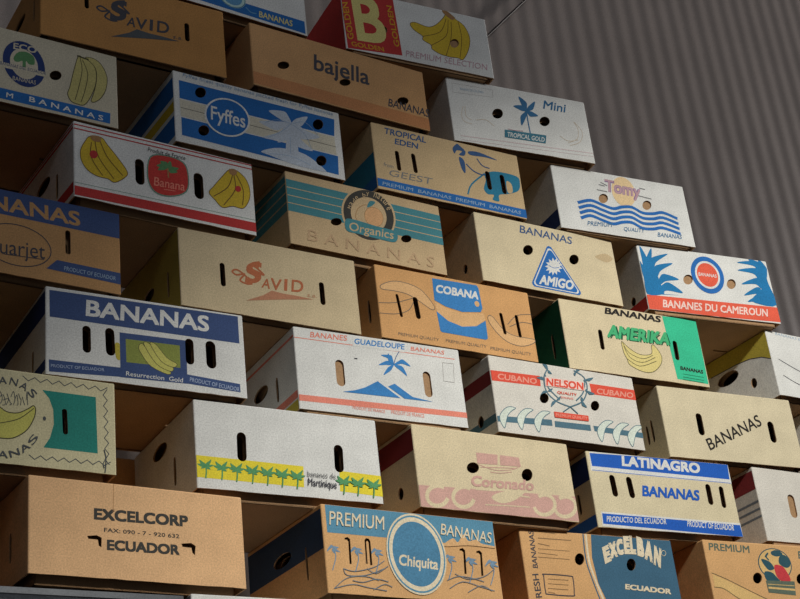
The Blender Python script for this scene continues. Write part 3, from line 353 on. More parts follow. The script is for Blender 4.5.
'ananas': {"row":4,"x":-1.1273,"y":-0.0098,"z":3.3431,"yaw":0.0489,"w":0.52,"h":0.2295,"base":"kraftdark2","hole":"open","hoff":[0,-25],"pr":[["p","blue3",0,[-3340,2307,2606,2276,2600,1575,-3306,1613],None],["t","kraftdark2","BANANAS",0.03,[-1618,1687,3173,5,-11,410],"lettering"],["e","slate",[-53,826,848,-23,30,556],2.5,"emblem"],["t","slate","guarjet",0.0,[-704,362,1348,92,1,513],"emblem"],["s","slate",2,0,0,[-368,514,619,569],"emblem"],["p","blue3",0,[946,626,2582,595,2585,277,679,341],None],["t","faintblue","PRODUCT OF ECUADOR",0.0,[1122,382,1333,-19,11,112],"fine_print"]],"holes":[[1161,1444,1167,1473,1185,1496,1212,1509,1242,1509,1269,1497,1288,1474,1294,1445,1298,908,1292,879,1274,856,1247,843,1217,843,1190,855,1171,878,1165,907]],"side":[],"sholes":[]},
'savid': {"row":4,"x":-0.4466,"y":0.0095,"z":3.3431,"yaw":0.0151,"w":0.5239,"h":0.2254,"base":"beige","hole":"open","hoff":[6,-3],"pr":[["t","rust","S",0.05,[-807,918,478,118,103,640],"lettering"],["s","rust",6,1,0,[-332,1645,-552,1556,-392,1437,-227,1288,-399,1334],"lettering"],["s","rust",5,1,0,[-718,1120,-862,1233,-1024,1296,-1141,1220,-1019,1142,-788,1208,-930,1004,-746,929,-593,957],"lettering"],["t","rust","A",0.02,[-324,897,245,-3,67,292],"lettering"],["t","rust","V",0.02,[-65,881,325,11,42,351],"lettering"],["t","rust","I",0.02,[340,922,94,9,44,353],"lettering"],["t","rust","D",0.02,[558,930,356,31,46,369],"lettering"],["p","rust2",0,[-794,431,-270,683,-28,857,317,825,706,831,1216,810,303,651],"lettering"],["t","rust2","s.a.",0,[1023,855,286,18,23,82],"lettering"]],"holes":[[-1492,1349,-1486,1381,-1466,1406,-1437,1420,-1405,1420,-1376,1407,-1356,1382,-1348,1351,-1345,805,-1351,773,-1371,748,-1400,734,-1432,734,-1461,747,-1481,772,-1489,803],[1422,1304,1430,1338,1451,1365,1483,1380,1517,1380,1549,1365,1570,1338,1578,1304,1578,772,1570,738,1549,711,1517,696,1483,696,1451,711,1430,738,1422,772]],"side":[["olive",0.0,0.98]],"sholes":[[72,93,12,75,0],[195,120,70,34,0]]},
'cobana': {"row":4,"x":0.1373,"y":0.012,"z":3.3431,"yaw":0.0097,"w":0.5236,"h":0.225,"base":"orangekraft","hole":"open","hoff":[5,-5],"pr":[["p","peach3",1,[-2456,1620,-2052,1804,-1587,1812,-1138,1666,-787,1240,-883,1113,-1263,1309,-1631,1468,-2089,1500,-2456,1487],"picture"],["s","greyline",2.2,1,1,[-2456,1620,-2052,1804,-1587,1812,-1138,1666,-787,1240,-883,1113,-1263,1309,-1631,1468,-2089,1500,-2456,1487],"picture"],["p","peach3",1,[1066,1247,1210,1217,1488,898,1876,731,2547,721,2523,588,2074,429,1587,498,1221,780,1024,1088],"picture"],["s","greyline",2.2,1,1,[1066,1247,1210,1217,1488,898,1876,731,2547,721,2523,588,2074,429,1587,498,1221,780,1024,1088],"picture"],["s","greyline",2.2,1,0,[-2659,1035,-2056,1137,-1423,1393],"picture"],["s","greyline",2.2,1,0,[-2673,720,-2100,779,-1656,969,-1433,1317],"picture"],["s","greyline",2.2,1,0,[1699,1068,2077,1412,2643,1544],"picture"],["s","greyline",2.2,1,0,[1755,1001,2210,1211,2618,1215],"picture"],["p","brightblue2",0,[-736,2130,784,2171,837,2088,875,1443,797,1309,149,1209,-400,1290,-752,1433],"emblem"],["p","peach3",0,[-758,1395,-406,1244,143,1170,892,1286,923,1072,575,828,78,734,-384,845,-729,1086],"emblem"],["p","brightblue2",0,[-729,1086,-384,845,78,734,575,828,921,1056,913,492,840,443,-637,451,-686,494],"emblem"],["t","white","COBANA",0.05,[-678,1686,1454,15,61,268],"emblem"],["e","peach3",[705,1559,82,-1,6,93],0,"emblem"],["t","greyline","PREMIUM QUALITY",0.0,[-2106,112,1322,16,21,111],"fine_print"],["t","greyline","PREMIUM QUALITY",0.0,[-563,140,1373,17,24,113],"fine_print"],["t","greyline","PREMIUM QUALITY",0.0,[936,131,1424,17,27,115],"fine_print"]],"holes":[[-2033,1361,-2031,1382,-2020,1399,-2002,1411,-1981,1413,-1962,1406,-1947,1391,-1940,1372,-1870,760,-1872,739,-1883,722,-1901,710,-1922,708,-1941,715,-1956,730,-1963,749],[-1479,1332,-1473,1367,-1453,1397,-1423,1415,-1387,1417,-1354,1404,-1330,1378,-1319,1344,-1280,826,-1286,791,-1306,761,-1336,743,-1372,741,-1405,754,-1429,780,-1440,814],[1448,1349,1451,1373,1465,1394,1486,1407,1510,1409,1534,1400,1551,1382,1558,1359,1608,779,1605,755,1591,734,1570,721,1546,719,1522,728,1505,746,1498,769],[1993,1370,1997,1395,2012,1416,2034,1428,2059,1429,2082,1420,2099,1401,2106,1377,2141,763,2137,738,2122,717,2100,705,2075,704,2052,713,2035,732,2028,756]],"side":[],"sholes":[[50,100,14,70,0]]},
'amerika': {"row":4,"x":0.7766,"y":0.0114,"z":3.3431,"yaw":-0.0259,"w":0.5272,"h":0.2292,"base":"cream","hole":"open","hoff":[4,0],"pr":[["p","seagreen",0,[1272,2259,2615,2298,2582,101,1374,130],None],["t","black","BANANAS",0.05,[-988,2004,2143,5,76,232],"lettering"],["t","darkgreen","AMERIKA",0.11,[-1036,1183,2398,40,139,446],"emblem"],["t","seagreen2","AMERIKA",0.055,[-1058,1213,2388,40,139,447],"emblem"],["p","bananapale",1,[-533,1135,-301,950,88,784,533,860,610,1156,741,1140,922,835,812,527,461,250,56,216,-379,376,-448,573,-527,770],"picture"],["s","darkolive",2,1,1,[-533,1135,-301,950,88,784,533,860,610,1156,741,1140,922,835,812,527,461,250,56,216,-379,376,-448,573,-527,770],"picture"],["s","darkolive",2,1,0,[-502,1106,-334,795,153,651,571,814],"picture"],["s","darkolive",2,1,0,[-481,984,-323,631,124,523,654,758],"picture"],["s","darkolive",2,1,0,[-448,573,-2,383,673,635],"picture"],["t","black","BANANAS",0.05,[1560,463,887,-33,32,130],"lettering"],["s","darkgreen",1.5,0,0,[1635,330,2447,312],None],["s","darkgreen",1.5,0,0,[1610,226,2421,207],None],["s","darkgreen",1.5,0,0,[1589,140,2399,121],None]],"holes":[[-1361,1358,-1352,1391,-1330,1417,-1299,1431,-1265,1430,-1235,1414,-1214,1387,-1208,1353,-1221,832,-1230,799,-1252,773,-1283,759,-1317,760,-1347,776,-1368,803,-1374,837],[1473,1364,1482,1401,1507,1430,1543,1445,1581,1444,1615,1426,1638,1395,1645,1358,1628,863,1619,826,1594,797,1558,782,1520,783,1486,801,1463,832,1456,869]],"side":[["darkgreen",0.0,1.0]],"sholes":[[60,95,12,80,0]]},
'farwhite': {"row":4,"x":1.5701,"y":-0.0136,"z":3.3431,"yaw":0.0235,"w":0.52,"h":0.2278,"base":"white","hole":"open","hoff":[5,-4],"pr":[["t","faintblue","BANANAS ECUADOR",0.0,[-2186,2165,2035,-83,40,96],"lettering"],["s","slate",3,1,0,[-2288,1276,-1428,971,-362,735],"picture"],["s","slate",3,1,0,[-2248,715,-1586,473,-515,271],"picture"]],"holes":[],"side":[["mustard",[[3,128],[40,150],[90,165],[150,172],[274,176],[397,176],[397,226],[3,226]],0],["slate",[[3,125],[40,147],[90,162],[150,169],[274,173],[274,176],[150,172],[90,165],[40,150],[3,128]],0]],"sholes":[[95,81,26,34,0],[200,141,100,44,0]]},
'bluebananas': {"row":3,"x":-0.8029,"y":-0.0029,"z":3.1028,"yaw":-0.0087,"w":0.5134,"h":0.231,"base":"white","hole":"open","hoff":[3,0],"pr":[["p","blue3",0,[-2475,2210,2432,2256,2432,1493,-2468,1497],None],["t","white","BANANAS",0.035,[-1586,1649,3198,45,27,447],"lettering"],["p","blue3",0,[-2491,377,-734,399,-740,157,-2484,69],None],["p","blue3",0,[962,448,2376,367,2378,141,950,201],None],["p","mustard",1,[-864,1012,-734,1007,-729,627,-843,649],None],["p","blue3",0,[-741,1337,988,1364,965,195,-740,150],"picture"],["p","olivegreen",0,[-592,1182,806,1204,803,597,-586,563],"picture"],["p","bananapale2",1,[-267,1005,-147,1099,149,670,528,468,450,381,34,540,-178,802],"picture"],["s","darkolive",1.5,1,1,[-267,1005,-147,1099,149,670,528,468,450,381,34,540,-178,802],"picture"],["p","bananapale2",1,[-131,1117,32,1125,300,729,607,578,528,468,163,634],"picture"],["s","darkolive",1.5,1,1,[-131,1117,32,1125,300,729,607,578,528,468,163,634],"picture"],["p","bananapale2",1,[32,1140,181,1146,452,828,709,692,607,586,299,714],"picture"],["s","darkolive",1.5,1,1,[32,1140,181,1146,452,828,709,692,607,586,299,714],"picture"],["t","white","Resurrection  Gold",0.01,[-609,204,1455,6,10,122],"fine_print"],["t","paleblue2","PRODUCT OF ECUADOR",0.015,[-2443,184,1298,62,0,82],"fine_print"],["t","paleblue2","PRODUCT OF ECUADOR",0.015,[1028,264,1319,-111,13,117],"fine_print"]],"holes":[[-1671,1286,-1661,1331,-1633,1368,-1591,1388,-1545,1389,-1503,1369,-1474,1333,-1463,1288,-1460,782,-1470,737,-1498,700,-1540,680,-1586,679,-1628,699,-1657,735,-1668,780],[-1106,1296,-1096,1347,-1065,1389,-1019,1412,-967,1414,-920,1393,-886,1353,-873,1303,-859,804,-869,753,-900,711,-946,688,-998,686,-1045,707,-1079,747,-1092,797],[955,1319,966,1368,997,1407,1042,1428,1092,1428,1137,1406,1168,1367,1179,1319,1177,837,1166,788,1135,749,1090,728,1040,728,995,750,964,789,953,837],[1498,1314,1510,1372,1547,1419,1600,1445,1660,1446,1713,1421,1751,1374,1765,1317,1768,828,1756,770,1719,723,1666,697,1606,696,1553,721,1515,768,1501,825]],"side":[["navy",0.68,0.95],["navy",0.05,0.17]],"sholes":[[95,70,14,60,0]]},
'guadeloupe': {"row":3,"x":-0.1385,"y":0.0086,"z":3.1028,"yaw":-0.0194,"w":0.5082,"h":0.2338,"base":"white","hole":"closed","hoff":[6,-3],"pr":[["p","salmon2",0,[-2641,392,2638,450,2662,291,-2655,217],None],["s","salmon2",2.2,0,0,[-2651,2013,2361,2025],None],["p","white",0,[-790,2247,840,2266,810,2022,-816,1992],None],["t","salmon2","BANANES",0.02,[-2067,2074,1091,43,29,164],"lettering"],["t","brightblue2","GUADELOUPE",0.03,[-764,2059,1545,41,33,174],"lettering"],["t","salmon2","BANANAS",0.02,[977,2104,1066,16,31,125],"lettering"],["p","brightblue2",1,[396,1610,384,1770,330,1877,24,1841,240,1763,312,1679],"emblem"],["p","brightblue2",1,[396,1610,283,1671,167,1685,-80,1533,157,1566,275,1575],"emblem"],["p","brightblue2",1,[396,1610,275,1549,178,1468,40,1256,257,1396,338,1492],"emblem"],["p","brightblue2",1,[396,1610,529,1628,667,1662,916,1618,698,1792,554,1731],"emblem"],["p","brightblue2",1,[396,1610,474,1520,574,1455,770,1318,673,1562,553,1607],"emblem"],["p","brightblue2",1,[396,1610,380,1698,340,1772,255,1917,238,1710,298,1649],"emblem"],["s","slateblue",2,1,0,[396,1610,484,1829,608,2024],"emblem"],["p","brightblue2",0,[-1253,614,-876,702,-566,818,-165,1048,485,634],"emblem"],["p","brightblue2",0,[140,933,351,1039,864,715,1492,643,608,634],"emblem"],["t","salmon2","PRODUIT DE FRANCE",0.0,[-1007,155,964,-12,9,86],"fine_print"],["t","salmon2","PRODUIT DE FRANCE",0.0,[145,143,1009,4,12,101],"fine_print"],["s","faintgrey",1.2,0,0,[1961,1874,2308,1882],None],["s","faintgrey",1.2,0,0,[2308,1882,2258,1311],None],["s","faintgrey",1.2,0,0,[2258,1311,1915,1313],None],["s","faintgrey",1.2,0,0,[1915,1313,1961,1874],None],["s","slate",3,0,0,[-794,1629,-719,1632],None]],"holes":[[-1393,1403,-1380,1458,-1345,1502,-1293,1527,-1237,1527,-1186,1502,-1150,1458,-1138,1402,-1139,896,-1152,841,-1187,797,-1239,772,-1295,772,-1346,797,-1382,841,-1394,897],[1269,1409,1281,1461,1315,1503,1363,1527,1417,1527,1466,1504,1499,1462,1511,1409,1513,891,1501,839,1467,797,1419,773,1365,773,1316,796,1283,838,1271,891]],"side":[["salmon2",0.14,0.23],["mustard",0.0,0.12],["salmon2",0.87,0.9]],"sholes":[[116,101,14,70,0],[215,130,90,40,0]]},
'cubano': {"row":3,"x":0.4712,"y":0.003,"z":3.1028,"yaw":0.0082,"w":0.5188,"h":0.2314,"base":"white2","hole":"open","hoff":[8,-6],"pr":[["p","orangered2",0,[-2658,1841,-875,1896,-899,1574,-2633,1524],None],["p","orangered2",0,[904,1903,2606,1914,2617,1585,926,1565],None],["t","salmon3","CUBANO",0.03,[-2385,1596,1354,22,38,181],"lettering"],["t","salmon3","CUBANO",0.03,[1108,1605,1370,34,57,182],"lettering"],["p","slateteal",0,[-2697,456,-699,571,-709,380,-2657,290],None],["p","slateteal",0,[-608,544,668,573,657,387,-625,359],None],["p","slateteal",0,[774,563,2618,552,2645,382,784,394],None],["p","palegreen",1,[-1911,778,-2183,774,-2447,554,-2507,345,-2393,122,-2284,372,-2207,531,-2066,668],"picture"],["s","slateteal",2,1,1,[-1911,778,-2183,774,-2447,554,-2507,345,-2393,122,-2284,372,-2207,531,-2066,668],"picture"],["p","palegreen",1,[-1308,800,-1584,796,-1853,574,-1915,364,-1801,139,-1689,391,-1610,551,-1465,690],"picture"],["s","slateteal",2,1,1,[-1308,800,-1584,796,-1853,574,-1915,364,-1801,139,-1689,391,-1610,551,-1465,690],"picture"],["p","palegreen",1,[-718,797,-998,793,-1272,570,-1336,358,-1222,132,-1107,386,-1026,547,-878,686],"picture"],["s","slateteal",2,1,1,[-718,797,-998,793,-1272,570,-1336,358,-1222,132,-1107,386,-1026,547,-878,686],"picture"],["p","palegreen",1,[1541,778,1246,774,952,545,879,328,993,96,1121,356,1210,521,1369,664],"picture"],["s","slateteal",2,1,1,[1541,778,1246,774,952,545,879,328,993,96,1121,356,1210,521,1369,664],"picture"],["p","palegreen",1,[2113,768,1815,764,1515,533,1441,315,1555,81,1686,343,1777,509,1939,653],"picture"],["s","slateteal",2,1,1,[2113,768,1815,764,1515,533,1441,315,1555,81,1686,343,1777,509,1939,653],"picture"],["p","palegreen",1,[2674,755,2372,751,2067,520,1991,300,2105,65,2239,328,2333,495,2497,640],"picture"],["s","slateteal",2,1,1,[2674,755,2372,751,2067,520,1991,300,2105,65,2239,328,2333,495,2497,640],"picture"],["s","slateteal",4,1,0,[-551,2169,-739,1868,-730,1442,-428,1171,38,1053],"emblem"],["s","slateteal",4,1,0,[406,2240,737,2071,784,1720,535,1295,38,1053],"emblem"],["s","slateteal",4,1,0,[-679,1954,-644,1569,-322,1262],"emblem"],["s","slateteal",4,1,0,[767,1995,610,1579,308,1289],"emblem"],["p","slateteal",1,[-558,2128,-544,2216,-564,2278,-718,2311,-659,2203,-620,2157],"emblem"],["p","slateteal",1,[-558,2128,-567,2064,-549,2022,-429,2014,-474,2088,-507,2117],"emblem"],["p","slateteal",1,[-727,1792,-772,1854,-833,1882,-1010,1821,-878,1786,-808,1777],"emblem"],["p","slateteal",1,[-727,1792,-700,1744,-661,1724,-540,1773,-623,1804,-670,1808],"emblem"],["p","slateteal",1,[-685,1447,-779,1448,-860,1422,-974,1278,-821,1346,-748,1388],"emblem"],["p","slateteal",1,[-685,1447,-619,1441,-563,1456,-486,1559,-594,1521,-643,1492],"emblem"],["p","slateteal",1,[-423,1195,-523,1166,-597,1119,-659,965,-526,1069,-466,1126],"emblem"],["p","slateteal",1,[-423,1195,-350,1207,-294,1236,-243,1349,-347,1284,-392,1246],"emblem"],["p","slateteal",1,[445,2206,548,2237,626,2287,692,2449,552,2338,489,2278],"emblem"],["p","slateteal",1,[445,2206,389,2167,365,2131,408,2067,457,2139,463,2173],"emblem"],["p","slateteal",1,[767,1995,854,1972,937,1981,1092,2110,927,2072,846,2045],"emblem"],["p","slateteal",1,[767,1995,727,2003,704,1996,706,1942,760,1949,771,1965],"emblem"],["p","slateteal",1,[749,1637,787,1568,844,1534,1030,1582,902,1630,832,1645],"emblem"],["p","slateteal",1,[749,1637,779,1676,782,1697,713,1691,696,1641,710,1631],"emblem"],["p","slateteal",1,[488,1289,473,1201,492,1140,649,1106,590,1213,551,1260],"emblem"],["p","slateteal",1,[488,1289,540,1330,560,1367,506,1423,466,1350,465,1317],"emblem"],["p","palepink",0,[-709,1888,676,1904,676,1635,-744,1602],"emblem"],["t","orangered2","NELSON",0.05,[-706,1615,1338,30,45,248],"emblem"],["t","orangered2","QUALITY",0.02,[-357,1405,698,5,18,96],"emblem"],["t","orangered2","BANANAS",0.0,[-255,1286,446,4,12,64],"emblem"],["s","slateteal",3,1,0,[38,1053,-248,863],"emblem"],["s","slateteal",3,1,0,[38,1053,270,873],"emblem"],["p","orangered2",0,[-590,828,643,849,626,676,-588,653],"emblem"],["t","salmon3","PREMIUM QUALITY",0.01,[-549,673,1126,28,21,109],"emblem"]],"holes":[[-681,1232,-680,1279,-695,1321,-724,1351,-765,1367,-813,1369,-865,1354,-914,1326,-956,1286,-987,1240,-1004,1190,-1005,1142,-990,1101,-961,1071,-920,1055,-872,1053,-820,1067,-771,1095,-729,1135,-698,1182],[1131,1229,1134,1278,1120,1320,1092,1352,1053,1369,1005,1370,954,1356,905,1328,862,1287,830,1240,812,1189,810,1140,823,1098,851,1067,891,1050,938,1048,989,1062,1038,1091,1081,1131,1113,1178]],"side":[["darkred",0.62,0.8],["slateteal",0.14,0.24]],"sholes":[[76,58,28,34,0]]},
'diag': {"row":3,"x":1.0944,"y":0.0057,"z":3.1028,"yaw":-0.0694,"w":0.5133,"h":0.2299,"base":"cream2","hole":"open","hoff":[14,0],"pr":[["t","black","BANANAS",0.015,[-1029,297,2262,1018,-105,365],"lettering"]],"holes":[[-1316,1390,-1304,1440,-1271,1480,-1225,1501,-1173,1501,-1127,1478,-1096,1437,-1085,1387,-1093,893,-1105,843,-1138,803,-1184,782,-1236,782,-1282,805,-1313,846,-1324,896],[1438,1357,1451,1410,1485,1452,1535,1475,1589,1475,1638,1450,1672,1407,1683,1354,1678,884,1665,831,1631,789,1581,766,1527,766,1478,791,1444,834,1433,887]],"side":[],"sholes":[[60,105,12,70,0],[85,100,12,60,0]]},
'stamps': {"row":2,"x":-1.1581,"y":-0.0221,"z":2.8626,"yaw":0.0175,"w":0.52,"h":0.2294,"base":"cream3","hole":"open","hoff":[2,-8],"pr":[["p","tealgreen",0,[842,1887,2124,1879,2150,479,870,483,1022,734,1112,1075,1097,1434,1002,1701],None],["s","slate2",2,0,0,[383,2172,512,2069,666,2170,795,2067,951,2168,1081,2064,1238,2166,1369,2062,1528,2165,1660,2060,1820,2163,1953,2057,2115,2161,2248,2055,2413,2159],"picture"],["s","slate2",2,0,0,[2405,2108,2306,1954,2407,1835,2309,1683,2410,1563,2312,1413,2412,1294,2315,1145,2415,1026,2318,879,2418,761,2320,614,2420,497,2323,352,2423,234],"picture"],["s","slate2",2,0,0,[538,267,663,173,805,272,931,177,1074,277,1201,182,1346,282,1474,186,1620,287,1748,191,1896,292,2025,195,2175,297,2304,200,2456,302],"picture"],["p","bananapale3",1,[-236,1345,22,1241,279,1247,528,1389,632,1468,685,1381,644,1155,489,862,233,658,-22,596,-427,645,-685,989,-432,913],"emblem"],["s","darkolive",2.5,1,1,[-236,1345,22,1241,279,1247,528,1389,632,1468,685,1381,644,1155,489,862,233,658,-22,596,-427,645,-685,989,-432,913],"emblem"],["s","darkolive",2,1,0,[-330,898,24,996,332,1127,643,1403],"emblem"],["s","slate2",1.5,1,0,[-240,1646,-139,1715,-85,1529,-160,1382],"emblem"],["s","slate2",1.5,1,0,[-152,1581,-60,1637,-12,1429,-78,1393],"emblem"],["s","slate2",1.5,1,0,[-64,1515,18,1559,59,1548,4,1403],"emblem"],["s","slate2",1.5,1,0,[22,1681,96,1481,133,1448,86,1414],"emblem"],["s","slate2",1.5,1,0,[110,1616,171,1757,204,1567,169,1425],"emblem"],["s","slate2",1.5,1,0,[199,1550,250,1679,277,1467,252,1436],"emblem"],["s","slate2",1.5,1,0,[286,1717,328,1600,349,1587,335,1446],"emblem"],["s","slate2",1.5,1,0,[375,1651,407,1522,423,1486,418,1457],"emblem"],["s","slate2",1.5,1,0,[464,1585,484,1799,495,1606,501,1468],"emblem"],["e","slate2",[890,1186,37,-1,0,50],0,"emblem"],["t","slate2","B",0.01,[-732,1431,113,166,-126,95],"lettering"],["t","slate2","A",0.01,[-585,1635,150,131,-92,134],"lettering"],["t","slate2","N",0.01,[-393,1793,176,84,-51,162],"lettering"],["t","slate2","A",0.01,[-171,1891,186,30,-5,178],"lettering"],["t","slate2","N",0.01,[62,1921,181,-28,42,178],"lettering"],["t","slate2","A",0.01,[288,1878,161,-83,86,165],"lettering"],["t","slate2","S",0.01,[486,1767,127,-132,124,137],"lettering"],["t","slate2","B",0.01,[-851,549,131,-185,130,110],"lettering2"],["t","slate2","A",0.01,[-679,323,181,-126,94,145],"lettering2"],["t","slate2","N",0.01,[-446,173,216,-56,50,165],"lettering2"],["t","slate2","A",0.01,[-171,112,229,21,0,170],"lettering2"],["t","slate2","N",0.01,[117,148,221,97,-50,157],"lettering2"],["t","slate2","A",0.01,[391,279,190,164,-96,128],"lettering2"],["t","slate2","S",0.01,[623,492,139,216,-134,87],"lettering2"],["s","slate2",2.5,1,0,[2304,579,2344,362,2316,30],None],["s","slate2",2,1,0,[2372,420,2276,245,2296,137],None]],"holes":[[1304,1421,1309,1448,1326,1470,1350,1483,1378,1484,1403,1473,1421,1452,1428,1425,1447,918,1442,891,1425,869,1401,856,1373,855,1348,866,1330,887,1323,914]],"side":[],"sholes":[]},
